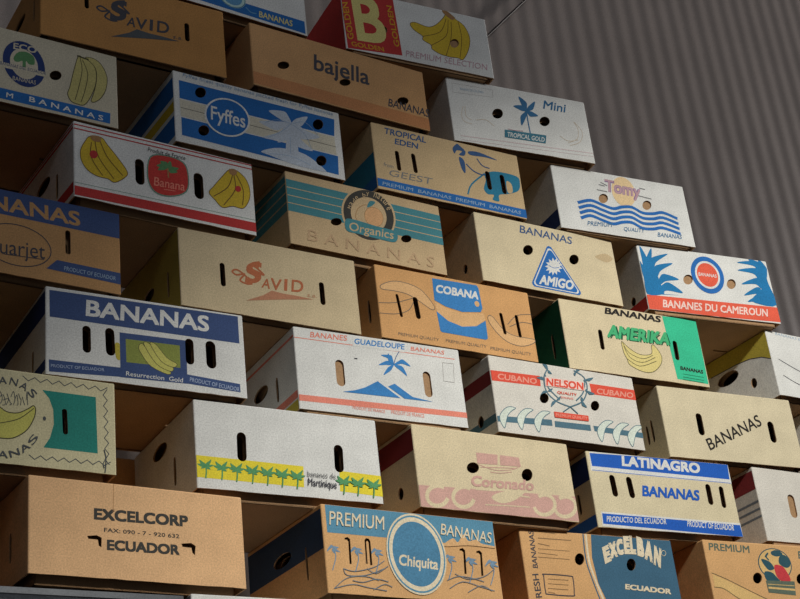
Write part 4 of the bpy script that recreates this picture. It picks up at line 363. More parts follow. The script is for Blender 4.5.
'martinique': {"row":2,"x":-0.4312,"y":0.0095,"z":2.8626,"yaw":-0.0133,"w":0.5091,"h":0.2295,"base":"white","hole":"open","hoff":[2,0],"pr":[["p","brightyellow",0,[-2558,831,331,808,305,253,-2572,269],None],["p","brightyellow",0,[1340,783,2589,749,2570,187,1308,235],None],["p","palmgreen",1,[-2305,614,-2358,622,-2413,615,-2522,607,-2421,540,-2365,563],"picture"],["p","palmgreen",1,[-2305,614,-2337,650,-2379,673,-2462,720,-2427,609,-2375,599],"picture"],["p","palmgreen",1,[-2305,614,-2237,614,-2187,635,-2148,750,-2232,688,-2273,657],"picture"],["p","palmgreen",1,[-2305,614,-2259,563,-2209,541,-2087,607,-2195,615,-2249,622],"picture"],["p","palmgreen",1,[-2305,614,-2346,594,-2377,563,-2433,495,-2330,512,-2309,554],"picture"],["p","palmgreen",1,[-2305,614,-2308,547,-2289,502,-2175,492,-2234,559,-2263,593],"picture"],["s","palmgreen",3.5,1,0,[-2305,614,-2293,447,-2316,265],"picture"],["p","palmgreen",1,[-1889,605,-1943,613,-1998,606,-2108,597,-2007,531,-1950,553],"picture"],["p","palmgreen",1,[-1889,605,-1921,641,-1964,664,-2048,711,-2013,600,-1960,590],"picture"],["p","palmgreen",1,[-1889,605,-1821,605,-1770,626,-1730,742,-1815,679,-1857,648],"picture"],["p","palmgreen",1,[-1889,605,-1843,553,-1792,531,-1669,598,-1779,606,-1832,613],"picture"],["p","palmgreen",1,[-1889,605,-1931,585,-1962,553,-2019,485,-1915,502,-1893,544],"picture"],["p","palmgreen",1,[-1889,605,-1892,537,-1874,492,-1759,482,-1818,550,-1847,584],"picture"],["s","palmgreen",3.5,1,0,[-1889,605,-1878,437,-1902,254],"picture"],["p","palmgreen",1,[-1497,596,-1551,605,-1607,597,-1718,589,-1616,522,-1558,544],"picture"],["p","palmgreen",1,[-1497,596,-1529,633,-1572,655,-1656,703,-1621,591,-1569,581],"picture"],["p","palmgreen",1,[-1497,596,-1428,596,-1376,617,-1335,734,-1421,671,-1464,639],"picture"],["p","palmgreen",1,[-1497,596,-1451,544,-1399,522,-1275,590,-1385,597,-1439,605],"picture"],["p","palmgreen",1,[-1497,596,-1539,576,-1571,544,-1628,476,-1523,493,-1501,535],"picture"],["p","palmgreen",1,[-1497,596,-1500,529,-1482,483,-1366,473,-1425,541,-1454,575],"picture"],["s","palmgreen",3.5,1,0,[-1497,596,-1486,428,-1512,244],"picture"],["p","palmgreen",1,[-1079,587,-1134,595,-1191,588,-1303,580,-1200,512,-1142,535],"picture"],["p","palmgreen",1,[-1079,587,-1111,624,-1155,646,-1240,694,-1205,582,-1152,572],"picture"],["p","palmgreen",1,[-1079,587,-1010,587,-957,608,-915,725,-1002,662,-1046,630],"picture"],["p","palmgreen",1,[-1079,587,-1033,535,-981,512,-855,580,-966,588,-1021,595],"picture"],["p","palmgreen",1,[-1079,587,-1122,567,-1154,535,-1213,466,-1107,484,-1084,526],"picture"],["p","palmgreen",1,[-1079,587,-1083,519,-1065,473,-947,463,-1006,531,-1036,566],"picture"],["s","palmgreen",3.5,1,0,[-1079,587,-1069,418,-1096,233],"picture"],["p","palmgreen",1,[-678,578,-734,587,-791,579,-905,571,-801,503,-742,526],"picture"],["p","palmgreen",1,[-678,578,-711,615,-755,638,-840,686,-806,573,-752,563],"picture"],["p","palmgreen",1,[-678,578,-608,578,-555,599,-512,717,-600,653,-644,622],"picture"],["p","palmgreen",1,[-678,578,-632,526,-579,503,-451,571,-564,579,-620,587],"picture"],["p","palmgreen",1,[-678,578,-722,558,-754,526,-814,456,-707,474,-684,517],"picture"],["p","palmgreen",1,[-678,578,-683,510,-665,464,-546,453,-605,522,-635,557],"picture"],["s","palmgreen",3.5,1,0,[-678,578,-669,408,-697,222],"picture"],["p","palmgreen",1,[-280,569,-336,578,-394,570,-509,562,-405,494,-345,517],"picture"],["p","palmgreen",1,[-280,569,-313,606,-357,630,-443,678,-409,564,-355,554],"picture"],["p","palmgreen",1,[-280,569,-209,570,-156,591,-111,709,-201,645,-246,613],"picture"],["p","palmgreen",1,[-280,569,-234,517,-181,494,-51,563,-165,571,-221,578],"picture"],["p","palmgreen",1,[-280,569,-325,549,-358,517,-418,447,-310,465,-286,507],"picture"],["p","palmgreen",1,[-280,569,-285,501,-267,454,-147,444,-207,513,-237,548],"picture"],["s","palmgreen",3.5,1,0,[-280,569,-272,398,-301,212],"picture"],["p","palmgreen",1,[129,560,72,569,14,561,-102,553,3,485,63,508],"picture"],["p","palmgreen",1,[129,560,96,598,51,621,-35,669,-1,555,53,545],"picture"],["p","palmgreen",1,[129,560,201,561,255,582,300,701,209,636,164,604],"picture"],["p","palmgreen",1,[129,560,176,508,229,485,360,554,245,562,189,569],"picture"],["p","palmgreen",1,[129,560,84,540,50,508,-11,437,99,455,123,498],"picture"],["p","palmgreen",1,[129,560,124,491,142,445,263,434,203,504,173,539],"picture"],["s","palmgreen",3.5,1,0,[129,560,136,389,106,201],"picture"],["p","palmgreen",1,[1427,532,1369,541,1308,533,1188,524,1295,455,1359,478],"picture"],["p","palmgreen",1,[1427,532,1394,570,1348,593,1259,643,1292,527,1349,516],"picture"],["p","palmgreen",1,[1427,532,1501,532,1558,553,1606,674,1511,609,1464,576],"picture"],["p","palmgreen",1,[1427,532,1475,478,1529,455,1666,525,1547,533,1489,541],"picture"],["p","palmgreen",1,[1427,532,1380,511,1345,478,1280,407,1394,425,1420,469],"picture"],["p","palmgreen",1,[1427,532,1421,462,1438,414,1564,404,1503,474,1472,510],"picture"],["s","palmgreen",3.5,1,0,[1427,532,1432,357,1398,166],"picture"],["p","palmgreen",1,[1832,523,1773,532,1711,524,1590,515,1698,446,1762,469],"picture"],["p","palmgreen",1,[1832,523,1798,561,1752,585,1662,634,1695,518,1753,507],"picture"],["p","palmgreen",1,[1832,523,1906,523,1964,545,2013,666,1917,600,1869,568],"picture"],["p","palmgreen",1,[1832,523,1879,469,1934,445,2073,516,1953,524,1894,532],"picture"],["p","palmgreen",1,[1832,523,1784,502,1749,469,1683,397,1798,416,1824,459],"picture"],["p","palmgreen",1,[1832,523,1825,452,1843,405,1969,394,1908,465,1877,501],"picture"],["s","palmgreen",3.5,1,0,[1832,523,1836,347,1800,156],"picture"],["p","palmgreen",1,[2278,513,2219,522,2157,514,2034,506,2143,435,2208,459],"picture"],["p","palmgreen",1,[2278,513,2245,551,2198,575,2108,625,2141,508,2198,498],"picture"],["p","palmgreen",1,[2278,513,2354,513,2412,535,2463,657,2365,591,2316,558],"picture"],["p","palmgreen",1,[2278,513,2326,459,2382,435,2522,506,2401,514,2342,522],"picture"],["p","palmgreen",1,[2278,513,2230,492,2194,459,2127,387,2244,405,2270,449],"picture"],["p","palmgreen",1,[2278,513,2271,442,2289,394,2416,383,2355,455,2324,491],"picture"],["s","palmgreen",3.5,1,0,[2278,513,2281,337,2245,144],"picture"],["t","grey","bananes de",0.0,[410,545,795,1,13,147],"lettering"],["t","slate","Martinique",0.01,[398,240,805,-14,23,264],"lettering"]],"holes":[[-1439,1427,-1425,1481,-1389,1523,-1339,1546,-1283,1544,-1234,1519,-1201,1474,-1190,1420,-1204,902,-1218,848,-1254,806,-1304,783,-1360,785,-1409,810,-1442,855,-1453,909],[1237,1364,1252,1420,1290,1464,1343,1487,1401,1485,1452,1458,1486,1411,1497,1354,1478,866,1463,810,1425,766,1372,743,1314,745,1263,772,1229,819,1218,876]],"side":[],"sholes":[[130,90,16,75,0],[222,176,95,40,0]]},
'coronado': {"row":2,"x":0.1863,"y":0.0036,"z":2.8626,"yaw":0.0122,"w":0.5143,"h":0.2306,"base":"cream","hole":"open","hoff":[9,-4],"pr":[["p","pink",0,[-2578,591,2559,740,2588,21,-2599,-12],None],["s","cream",11,1,0,[-1815,601,-1918,624,-2032,613,-2144,570,-2239,500,-2307,411,-2339,315,-2332,222,-2287,145,-2209,91,-2107,68,-1994,78,-1882,120,-1786,190,-1717,278],"picture"],["s","cream",11,1,0,[-986,648,-1091,671,-1208,659,-1322,616,-1420,544,-1491,455,-1524,357,-1518,264,-1473,185,-1394,131,-1290,108,-1174,118,-1060,161,-961,231,-889,321],"picture"],["s","cream",11,1,0,[1093,278,1139,197,1222,141,1332,117,1456,127,1580,171,1688,244,1767,337,1807,438,1804,536,1758,618,1674,675,1562,699,1437,687,1313,641],"picture"],["s","cream",11,1,0,[1790,285,1836,203,1920,146,2032,122,2158,133,2284,177,2395,251,2476,344,2518,447,2516,545,2469,628,2384,685,2271,709,2143,697,2017,651],"picture"],["p","cream",1,[-294,451,45,636,897,804,525,479,31,320],"picture"],["s","cream",5,1,0,[-759,647,-143,665],"picture"],["s","cream",4,1,0,[623,589,975,574],"picture"],["s","cream",3,1,0,[-520,231,177,266,925,292],"picture"],["p","pink",0,[-595,1701,105,1709,57,1416,-606,1387],"emblem"],["p","pink",0,[184,1711,816,1703,834,1442,150,1412],"emblem"],["s","pink",2,1,0,[-571,1364,-47,1255,513,1326,838,1463],"emblem"],["s","pink",2,1,0,[-506,1289,123,1341,680,1378],"emblem"],["s","pink",2,1,0,[-214,1184,97,1181,501,1256],"emblem"],["t","pink","Coronado",0.045,[-916,712,2062,61,71,314],"emblem"]],"holes":[[-563,1270,-565,1318,-587,1359,-626,1389,-679,1406,-741,1407,-804,1393,-864,1364,-914,1325,-949,1278,-966,1228,-964,1181,-942,1140,-903,1110,-850,1093,-789,1092,-726,1106,-666,1134,-616,1173,-580,1220],[1199,1245,1200,1300,1182,1348,1148,1385,1100,1405,1044,1408,984,1393,928,1362,879,1317,844,1264,825,1207,824,1152,842,1104,876,1068,923,1047,979,1044,1038,1059,1095,1090,1144,1134,1179,1187]],"side":[["darkred",0.68,0.95]],"sholes":[[86,65,26,34,0]]},
'latinagro': {"row":2,"x":0.7825,"y":0.0152,"z":2.8626,"yaw":-0.0489,"w":0.516,"h":0.2277,"base":"beige2","hole":"open","hoff":[6,-6],"pr":[["p","white",0,[-2462,2255,2640,2387,2563,1649,-2507,1676],None],["p","royal",0,[-2454,2210,2565,2317,2523,1788,-2445,1817],None],["t","white","LATINAGRO",0.06,[-1385,1902,2832,-8,51,327],"lettering"],["s","royal",1.6,0,0,[-2452,1695,2530,1670],None],["p","white",0,[-2407,464,2599,419,2623,-55,-2444,31],None],["p","royal",0,[-2383,414,2546,362,2563,2,-2403,106],None],["t","royal","BANANAS",0.05,[-860,1023,2065,-2,74,338],"lettering"],["t","white","PRODUCTO DEL ECUADOR",0.02,[-2271,173,2089,46,35,170],"lettering"],["t","white","PRODUCT OF ECUADOR",0.02,[559,204,1713,-28,44,183],"lettering"]],"holes":[[-1916,1500,-1908,1542,-1883,1577,-1844,1598,-1801,1599,-1762,1582,-1733,1550,-1722,1508,-1702,1043,-1710,1001,-1735,966,-1774,945,-1817,944,-1856,961,-1885,993,-1896,1035],[-1334,1482,-1326,1525,-1301,1561,-1263,1582,-1219,1585,-1178,1568,-1149,1535,-1137,1493,-1111,1043,-1119,1000,-1144,964,-1182,943,-1226,940,-1267,957,-1296,990,-1308,1032],[1534,1484,1544,1526,1570,1559,1609,1577,1651,1576,1689,1558,1716,1524,1725,1483,1721,1022,1711,980,1685,947,1646,929,1604,930,1566,948,1539,982,1530,1023],[2030,1462,2039,1499,2064,1528,2100,1544,2138,1542,2172,1524,2195,1493,2202,1456,2184,948,2175,911,2150,882,2114,866,2076,868,2042,886,2019,917,2012,954]],"side":[["navy",0.62,0.93],["royal",0.02,0.17]],"sholes":[[70,90,14,60,0]]},
'rightwhite': {"row":2,"x":1.4057,"y":0.0063,"z":2.8626,"yaw":-0.0183,"w":0.52,"h":0.2343,"base":"white2","hole":"closed","hoff":[6,-3],"pr":[],"holes":[[-1406,1417,-1390,1477,-1349,1525,-1292,1550,-1230,1547,-1175,1518,-1138,1468,-1126,1407,-1144,934,-1160,874,-1201,826,-1258,801,-1320,804,-1375,833,-1412,883,-1424,944],[248,1359,267,1420,311,1467,371,1491,435,1486,490,1454,527,1400,536,1337,502,897,483,836,439,789,379,765,315,770,260,802,223,856,214,919]],"side":[["darkred",0.7,0.95],["greyblue",0.52,0.55],["greyblue",0.42,0.45],["greyblue",0.32,0.35]],"sholes":[]},
'excelcorp': {"row":1,"x":-0.842,"y":-0.0112,"z":2.6179,"yaw":0.0401,"w":0.5276,"h":0.2253,"base":"kraft2","hole":"open","hoff":[2,-1],"pr":[["t","darkgrey","EXCELCORP",0.06,[-1118,1341,2316,34,5,276],"lettering"],["t","darkgrey","FAX: 090 - 7 - 920 632",0.02,[-883,1073,1846,7,2,99],"fine_print"],["t","darkgrey","ECUADOR",0.06,[-821,655,1775,21,5,250],"lettering"],["s","kraftline",1.2,0,0,[-622,2337,-655,1569],None]],"holes":[[-1284,947,-1054,982,-939,932,-951,705,-1012,745,-1033,879,-1254,882],[1007,959,1255,995,1368,934,1340,706,1277,763,1258,879,1036,884]],"side":[],"sholes":[[110,90,14,70,0]]},
'chiquita': {"row":1,"x":-0.1069,"y":0.0003,"z":2.6179,"yaw":0.0265,"w":0.5209,"h":0.2256,"base":"orangekraft2","hole":"open","hoff":[6,2],"pr":[["p","chiqblue",0,[-2489,2245,2589,2236,2549,1528,-2484,1523],None],["p","paleblue3",1,[-2341,1174,-2419,1169,-2482,1146,-2547,1025,-2446,1102,-2390,1133],"picture"],["p","paleblue3",1,[-2341,1174,-2376,1202,-2410,1210,-2476,1150,-2408,1150,-2375,1155],"picture"],["p","paleblue3",1,[-2341,1174,-2316,1134,-2284,1116,-2195,1159,-2265,1176,-2301,1182],"picture"],["p","paleblue3",1,[-2341,1174,-2332,1104,-2303,1055,-2162,1041,-2255,1104,-2294,1144],"picture"],["p","paleblue3",1,[-2341,1174,-2384,1118,-2401,1068,-2330,989,-2334,1082,-2331,1129],"picture"],["s","paleblue3",2.5,1,0,[-2341,1174,-2308,911,-2430,573],"picture"],["p","paleblue3",1,[-1693,1178,-1773,1173,-1837,1150,-1904,1028,-1801,1105,-1744,1137],"picture"],["p","paleblue3",1,[-1693,1178,-1728,1206,-1763,1214,-1831,1154,-1762,1154,-1728,1158],"picture"],["p","paleblue3",1,[-1693,1178,-1668,1137,-1636,1119,-1545,1162,-1616,1180,-1652,1186],"picture"],["p","paleblue3",1,[-1693,1178,-1685,1107,-1655,1058,-1513,1044,-1606,1107,-1645,1147],"picture"],["p","paleblue3",1,[-1693,1178,-1738,1121,-1755,1071,-1684,991,-1687,1085,-1683,1132],"picture"],["s","paleblue3",2.5,1,0,[-1693,1178,-1662,912,-1789,572],"picture"],["p","paleblue3",1,[-1110,1182,-1191,1177,-1256,1154,-1325,1031,-1220,1109,-1162,1141],"picture"],["p","paleblue3",1,[-1110,1182,-1146,1211,-1181,1219,-1250,1158,-1180,1158,-1145,1163],"picture"],["p","paleblue3",1,[-1110,1182,-1085,1141,-1052,1123,-959,1167,-1031,1184,-1068,1190],"picture"],["p","paleblue3",1,[-1110,1182,-1102,1111,-1072,1061,-927,1047,-1022,1111,-1062,1152],"picture"],["p","paleblue3",1,[-1110,1182,-1156,1126,-1173,1075,-1102,994,-1104,1088,-1100,1137],"picture"],["s","paleblue3",2.5,1,0,[-1110,1182,-1080,915,-1211,571],"picture"],["p","paleblue3",1,[1074,1183,989,1178,919,1154,842,1028,956,1107,1019,1141],"picture"],["p","paleblue3",1,[1074,1183,1037,1213,1000,1221,925,1158,999,1158,1037,1163],"picture"],["p","paleblue3",1,[1074,1183,1100,1141,1134,1122,1234,1167,1158,1185,1119,1192],"picture"],["p","paleblue3",1,[1074,1183,1081,1110,1111,1059,1265,1044,1166,1110,1125,1152],"picture"],["p","paleblue3",1,[1074,1183,1025,1125,1004,1072,1078,989,1078,1087,1084,1136],"picture"],["s","paleblue3",2.5,1,0,[1074,1183,1099,908,951,554],"picture"],["p","paleblue3",1,[1724,1162,1637,1157,1565,1132,1487,1005,1603,1085,1667,1119],"picture"],["p","paleblue3",1,[1724,1162,1687,1192,1649,1199,1572,1136,1648,1137,1685,1142],"picture"],["p","paleblue3",1,[1724,1162,1750,1119,1784,1100,1886,1145,1809,1164,1769,1170],"picture"],["p","paleblue3",1,[1724,1162,1730,1088,1760,1036,1916,1022,1816,1088,1775,1130],"picture"],["p","paleblue3",1,[1724,1162,1673,1103,1652,1050,1727,966,1727,1064,1733,1114],"picture"],["s","paleblue3",2.5,1,0,[1724,1162,1747,884,1593,528],"picture"],["p","paleblue3",1,[2384,1140,2296,1135,2223,1110,2142,982,2261,1063,2326,1097],"picture"],["p","paleblue3",1,[2384,1140,2347,1170,2309,1178,2230,1114,2307,1114,2345,1119],"picture"],["p","paleblue3",1,[2384,1140,2410,1097,2446,1078,2550,1123,2471,1142,2431,1148],"picture"],["p","paleblue3",1,[2384,1140,2391,1065,2421,1013,2579,998,2478,1065,2437,1107],"picture"],["p","paleblue3",1,[2384,1140,2332,1080,2310,1027,2386,943,2387,1041,2394,1092],"picture"],["s","paleblue3",2.5,1,0,[2384,1140,2406,860,2247,500],"picture"],["s","greyblue",2,1,0,[-2431,118,-2036,404,-1508,472,-1141,397],"picture"],["s","greyblue",2,1,0,[-2431,118,-1905,249,-1464,198,-943,145],"picture"],["s","greyblue",2,1,0,[-2123,628,-1795,584,-1254,722,-928,913],"picture"],["s","greyblue",2,1,0,[-2123,628,-2029,470,-1505,505,-952,709],"picture"],["s","greyblue",2,1,0,[-1894,347,-1600,321,-1213,425,-877,381],"picture"],["s","greyblue",2,1,0,[-1319,154,-1000,306,-778,254],"picture"],["s","greyblue",2,1,0,[899,530,1239,656,1645,648,2043,571],"picture"],["s","greyblue",2,1,0,[950,329,1382,528,1938,425,2338,347],"picture"],["s","greyblue",2,1,0,[1168,720,1557,608,2066,711,2436,946],"picture"],["s","greyblue",2,1,0,[1504,261,1943,460,2254,342],"picture"],["s","greyblue",2,1,0,[-1448,675,-1196,572,-828,785],"picture"],["p","peach3",1,[907,1428,1226,1664,1375,1570,1574,1798,1714,1632,1971,1689,2123,1594,2494,1552,2486,1502,1695,1511],"picture"],["e","palecream",[58,1162,892,-57,51,1060],0,"emblem"],["e","chiqblue",[58,1162,852,-54,49,1012],0,"emblem"],["e","palecream",[58,1162,812,-52,46,965],0,"emblem"],["e","chiqblue2",[58,1162,714,-46,41,848],0,"emblem"],["t","palecream","Chiquita",0.03,[-534,739,1170,-42,62,377],"emblem"],["t","palecream","PREMIUM",0.005,[-2421,1716,1580,-1,42,356],"lettering"],["t","palecream","BANANAS",0.005,[863,1739,1574,-120,67,302],"lettering"]],"holes":[[-2005,1421,-1912,1449,-1850,1394,-1872,764,-1932,760,-1909,1335,-1949,1379,-2009,1374],[1416,1405,1519,1434,1584,1375,1537,745,1471,740,1517,1314,1475,1360,1409,1355],[1940,1382,2044,1411,2110,1352,2061,732,1994,727,2042,1291,1999,1337,1932,1332],[-1434,1414,-1383,1465,-1300,1452,-1270,1386,-1278,780,-1340,769,-1327,1355,-1360,1399,-1394,1363,-1412,797,-1471,806]],"side":[["navy2",0.5,0.95]],"sholes":[[90,100,10,85,0],[212,146,95,34,0]]},
'excelban': {"row":1,"x":0.5207,"y":0.0366,"z":2.6179,"yaw":-0.0218,"w":0.519,"h":0.2262,"base":"orangekraft2","hole":"open","hoff":[7,-4],"pr":[["p","steelnavy",0,[-162,2543,3027,2395,2847,245,46,131,-231,845,-299,1578],None],["s","palecream",7,1,0,[-345,2564,-421,1571,-317,974,-95,223],None],["s","steelnavy",4,1,0,[-444,2557,-519,1565,-414,969,-206,186],None],["t","slate","BANANAS",0.02,[-2161,1173,29,1043,-168,4],"lettering"],["t","slate","FRESH",0.02,[-2169,233,-12,789,-201,-22],"lettering"],["s","kraftline2",1.6,0,0,[-1977,2213,-1418,2183],"fine_print"],["s","kraftline2",2.5,0,0,[-2010,2023,-932,2026],"fine_print"],["s","kraftline2",2.5,0,0,[-2038,1868,-1680,1824],"fine_print"],["s","kraftline2",1.6,0,0,[-2064,1720,-1031,1716],"fine_print"],["s","kraftline2",1.6,0,0,[-2085,1606,-1452,1577],"fine_print"],["s","kraftline2",1.6,0,0,[-2106,1486,-1077,1479],"fine_print"],["s","slate",3,1,1,[-1981,1019,-1166,1009,-1063,936,-1100,540,-1178,458,-1927,469,-2032,529,-2017,952],"fine_print"],["s","kraftline2",1.6,0,0,[-1889,893,-1229,888],"fine_print"],["s","kraftline2",1.6,0,0,[-1912,762,-1254,755],"fine_print"],["s","kraftline2",1.6,0,0,[-1936,630,-1279,623],"fine_print"],["s","kraftline2",1.6,0,0,[-1954,532,-1729,504],"fine_print"],["t","palecream","E",0.1,[111,1413,251,109,-15,474],"lettering"],["t","palecream","X",0.1,[341,1575,272,84,-4,450],"lettering"],["t","palecream","C",0.1,[594,1685,239,42,33,469],"lettering"],["t","palecream","E",0.1,[853,1742,219,13,47,527],"lettering"],["t","palecream","L",0.1,[1072,1755,200,-2,52,542],"lettering"],["t","palecream","B",0.1,[1299,1727,239,-55,77,573],"lettering"],["t","palecream","A",0.1,[1532,1644,262,-109,133,591],"lettering"],["t","palecream","N",0.1,[1818,1495,232,-98,150,578],"lettering"],["e","palecream",[2258,1853,77,-2,18,78],1.5,None],["t","palecream","ECUADOR",0.06,[651,728,1597,-74,33,156],"lettering"]],"holes":[[-569,1515,-566,1567,-580,1614,-608,1649,-649,1671,-697,1676,-748,1665,-798,1638,-841,1598,-873,1549,-891,1497,-893,1445,-880,1399,-851,1364,-811,1342,-763,1337,-712,1348,-662,1374,-619,1414,-587,1462],[1182,1459,1186,1514,1174,1563,1148,1601,1109,1624,1061,1630,1010,1619,960,1590,916,1549,882,1497,863,1441,858,1386,870,1338,897,1300,935,1277,983,1271,1034,1282,1084,1310,1128,1352,1161,1403]],"side":[],"sholes":[]},
'premium': {"row":1,"x":1.1437,"y":-0.0006,"z":2.6179,"yaw":-0.0419,"w":0.52,"h":0.2299,"base":"orangekraft2","hole":"open","hoff":[16,6],"pr":[["t","greengrey","PREMIUM",0.03,[-2431,1975,1512,-7,33,225],"lettering"],["t","greengrey","BANANAS",0.03,[940,1897,1602,-70,47,244],"lettering"],["p","yellowkraft",0,[-2482,1254,-1999,1099,-1182,779,-521,522,-1436,512,-1821,639,-2184,843,-2493,887],"picture"],["s","darkolive2",2,1,0,[-2506,1301,-1990,1133,-1174,809,-512,556],"picture"],["s","darkolive2",2,1,0,[-2517,886,-2182,853,-1818,649,-1557,507],"picture"],["e","slateteal2",[-39,1678,637,-38,107,488],0,"emblem"],["e","yellowkraft",[-39,1678,599,-36,101,459],0,"emblem"],["p","slateteal2",1,[-531,1811,-293,1774,-163,1682,-111,1536,-314,1478,-461,1618],"emblem"],["p","slateteal2",1,[-88,2057,117,2118,295,2078,330,1980,92,1918,-85,1958],"emblem"],["p","slateteal2",1,[200,1923,394,1983,575,1843,542,1667,405,1586,228,1627,121,1736],"emblem"],["p","slateteal2",1,[-516,1419,-265,1431,-111,1315,63,1054,-467,1153],"emblem"],["p","crimson",1,[-85,1626,124,1656,302,1556,433,1207,97,1173,-80,1317],"emblem"],["s","slateteal2",5,1,0,[-352,1894,-229,2000,-321,1896,-254,1801],"emblem"],["p","greengrey",0,[-538,1164,571,1184,503,760,-527,806],"emblem"],["p","yellowkraft",0,[-490,982,523,956,518,897,-494,923],"emblem"],["s","yellowkraft",2,0,0,[-482,1055,525,1049],"emblem"]],"holes":[[-654,1232,-648,1283,-660,1329,-689,1364,-731,1386,-782,1392,-838,1381,-893,1355,-942,1316,-979,1268,-1002,1216,-1007,1165,-995,1120,-967,1085,-926,1063,-874,1057,-818,1068,-764,1094,-715,1132,-677,1180],[1038,1284,1045,1336,1034,1383,1005,1419,962,1441,909,1446,850,1435,793,1409,742,1369,702,1321,678,1268,671,1215,683,1169,711,1133,754,1112,807,1106,865,1116,923,1143,974,1182,1014,1231]],"side":[],"sholes":[]},
}
LABELS = {
 'top_blue': 'white box with blue lower band, topmost row, cut off by the top of the photo',
 'golden': 'white box with tall letter B on a red panel and a yellow banana bunch',
 'savid_dark': 'shaded brown box with dark swirled initial and hill, upper left',
 'bajella': 'brown box with dark lowercase lettering and a reddish bottom band',
 'mini': 'white box with small blue palm tree over a teal nameplate',
 'eco': 'white box with round navy and green emblem and two drawn bananas',
 'fyffes': 'white and blue box with oval blue emblem and pale palm tree',
 'geest': 'tan box with four slots, blue bottom band and teal leaf picture',
 'tomy': 'white box with blue wavy lines under an orange sun',
 'red': 'white box with red bands and two yellow banana bunches beside a red badge',
 'organic': 'tan box with teal stripes and a round black and cream emblem',
 'amigo': 'cream box with blue triangular emblem and white sunburst',
 'cameroun': 'white box with blue leaves at both ends and an orange-red bottom band',
 'ananas': 'brown box with blue top band and oval outline, left edge of the photo',
 'savid': 'beige box with rust swirled initial and hill between two slots',
 'cobana': 'orange-brown box with blue and peach square emblem and outlined bananas',
 'amerika': 'cream box with bright green end panel and green lettering over a banana',
 'farwhite': 'white box with yellow-topped end, at the right edge below the blue-leaved box',
 'bluebananas': 'white box with wide blue BANANAS band, four slots and a framed banana picture',
 'guadeloupe': 'white box with blue palm tree above two blue mountains',
 'cubano': 'white box with red bands, grey wreath and a row of pale crescents',
 'diag': 'plain cream box with black BANANAS written on a slant',
 'stamps': 'cream box with teal panel and zigzag stamp border, left edge of the photo',
 'martinique': 'white box with yellow strips of little green palm trees',
 'coronado': 'cream box with faded pink bottom band of curled crescents',
 'latinagro': 'cream box with royal blue bands at top and bottom and four slots',
 'rightwhite': 'blank off-white box with a slot, right edge beside the royal blue banded box',
 'excelcorp': 'plain brown box with dark ECUADOR lettering, bottom left',
 'chiquita': 'brown box with blue top band and large blue oval emblem, bottom row',
 'excelban': 'box half tan and half dark blue with arched cream lettering, bottom row',
 'premium': 'brown box with round teal and red emblem, bottom right corner',
 'pw': 'white box whose top edge shows below the bottom row',
 'pa': 'plain brown box under the bottom row, below the oval emblem box',
 'pb': 'plain brown box under the bottom row, below the half blue box',
 'pc': 'plain brown box under the bottom row, at the far right',
 'pd': 'plain brown box at the left end of the bottom row',
 'pe': 'plain brown box left of the box with the wide blue band',
 'pf': 'plain brown box left of the box with red bands and a red badge',
 'pg': 'plain brown box at the right end of the bottom row',
 'pi': 'plain brown box added in a second rank to darken the gap beside the stamp-bordered box',
 'ph': 'plain off-white box right of the box with slanted lettering',
}
# plain neighbours that carry or screen the boxes at the edge of the frame, and pi, added to darken a gap: name -> row, x, z
for n, (row, x, z, base) in dict(pw=(0, -.46, 2.372, 'white'), pa=(0, .19, 2.372, 'kraft'), pb=(0, .84, 2.372, 'kraft'), pc=(0, 1.5, 2.372, 'kraft'),
        pd=(1, -1.5, 2.6179, 'kraft'), pe=(3, -1.46, 3.1028, 'kraft'), pf=(5, -1.47, 3.5861, 'kraft'), pg=(1, 1.79, 2.6179, 'kraft'), ph=(3, 1.735, 3.1028, 'white2'), pi=(2, -.80, 2.8626, 'kraft')).items():
    BOXES[n] = dict(row=row, x=x, y=.432 if n == 'pi' else 0.0, z=z, yaw=0.0, w=.52, h=.234 if n == 'pi' else .228, base=base, hole='open', hoff=(3, 0), pr=[], holes=[], side=[], sholes=[[95, 90, 14, 70, 0]])
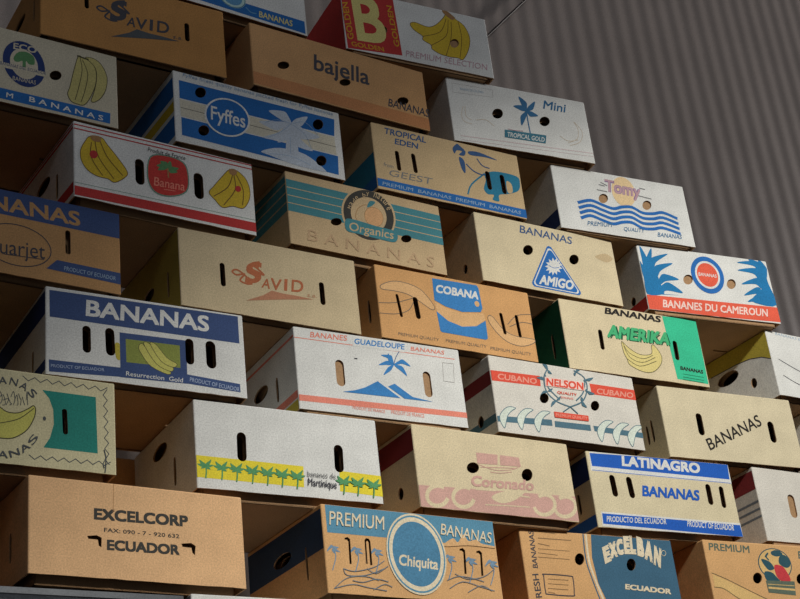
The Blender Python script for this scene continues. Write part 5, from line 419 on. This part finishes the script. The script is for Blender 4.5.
# rows rest on one another: a tray stands on the highest lid below it
rowz = {}
for b in BOXES.values(): rowz[b['row']] = b['z']
for b in BOXES.values():
    if b['row'] + 1 in rowz: b['h'] = min(b['h'], rowz[b['row'] + 1] - b['z'] - .006)
tops = {r: max(b['z'] + b['h'] for b in BOXES.values() if b['row'] == r) for r in rowz}
tops[-1] = RACK_TOP
for n, b in BOXES.items():
    sup = [c['z'] + c['h'] for c in BOXES.values() if c['row'] == b['row'] - 1 and abs(c['x'] - b['x']) < (c['w'] + b['w']) / 2 - .02]
    b['zb'] = b['z'] - (max(sup) if sup else tops[b['row'] - 1]) - .0003
    make_box(b, LABELS[n])

# ------------------------------------------------------------------ small things
# ribbed steel tray edge under the lowest kraft box, bottom left
bm = bmesh.new()
prof = [(0.0, 0.0)]
zz = 0.0
for k in range(9): prof += [(-.012, zz + .004), (-.012, zz + .016), (0.0, zz + .02)]; zz += .0245
pts = [(y, z) for y, z in prof] + [(0.30, prof[-1][1]), (0.30, 0.0)]
A = [bm.verts.new((-1.72, y, z)) for y, z in pts]; Bv = [bm.verts.new((-.735, y, z)) for y, z in pts]
for i in range(len(pts)): j = (i + 1) % len(pts); bm.faces.new((A[i], A[j], Bv[j], Bv[i]))
bm.faces.new(A); bm.faces.new(list(reversed(Bv)))
bmesh.ops.recalc_face_normals(bm, faces=bm.faces)
sb = link('steel_crate', bm, [mat('bright_steel', (84, 86, 90), mottle=0.1, rough=0.3, metallic=0.9, spec=0.5)])
sb.location = (0, 0.02, RACK_TOP); sb.scale.z = (tops[0] - RACK_TOP) / prof[-1][1]
tag(sb, 'ribbed silver steel crate under the lowest plain brown box, bottom left', 'crate')

# thin dark bracing rod running up the cladding, top centre
def on_wall(px, py, y):
    dv = right * ((px - 400) / 1510.1) + fwd - up * ((py - 299.5) / 1510.1); c = cm.translation
    return c + dv * ((y - c.y) / dv.y)
p, q = on_wall(486, 37, 1.333), on_wall(526, -1, 1.333); dv = q - p; p = p - dv * 5; q = q + dv * 6
bm = bmesh.new(); bmesh.ops.create_cone(bm, cap_ends=True, segments=10, radius1=.0052, radius2=.0052, depth=(q - p).length)
for f in bm.faces: f.smooth = True
rod = link('bracing_rod', bm, [mat('dark_steel', (58, 50, 48), rough=0.5)]); rod.location = (p + q) / 2
rod.rotation_euler = (q - p).to_track_quat('Z', 'Y').to_euler()
tag(rod, 'thin dark rod slanting up the grey ribbed wall', 'rod')
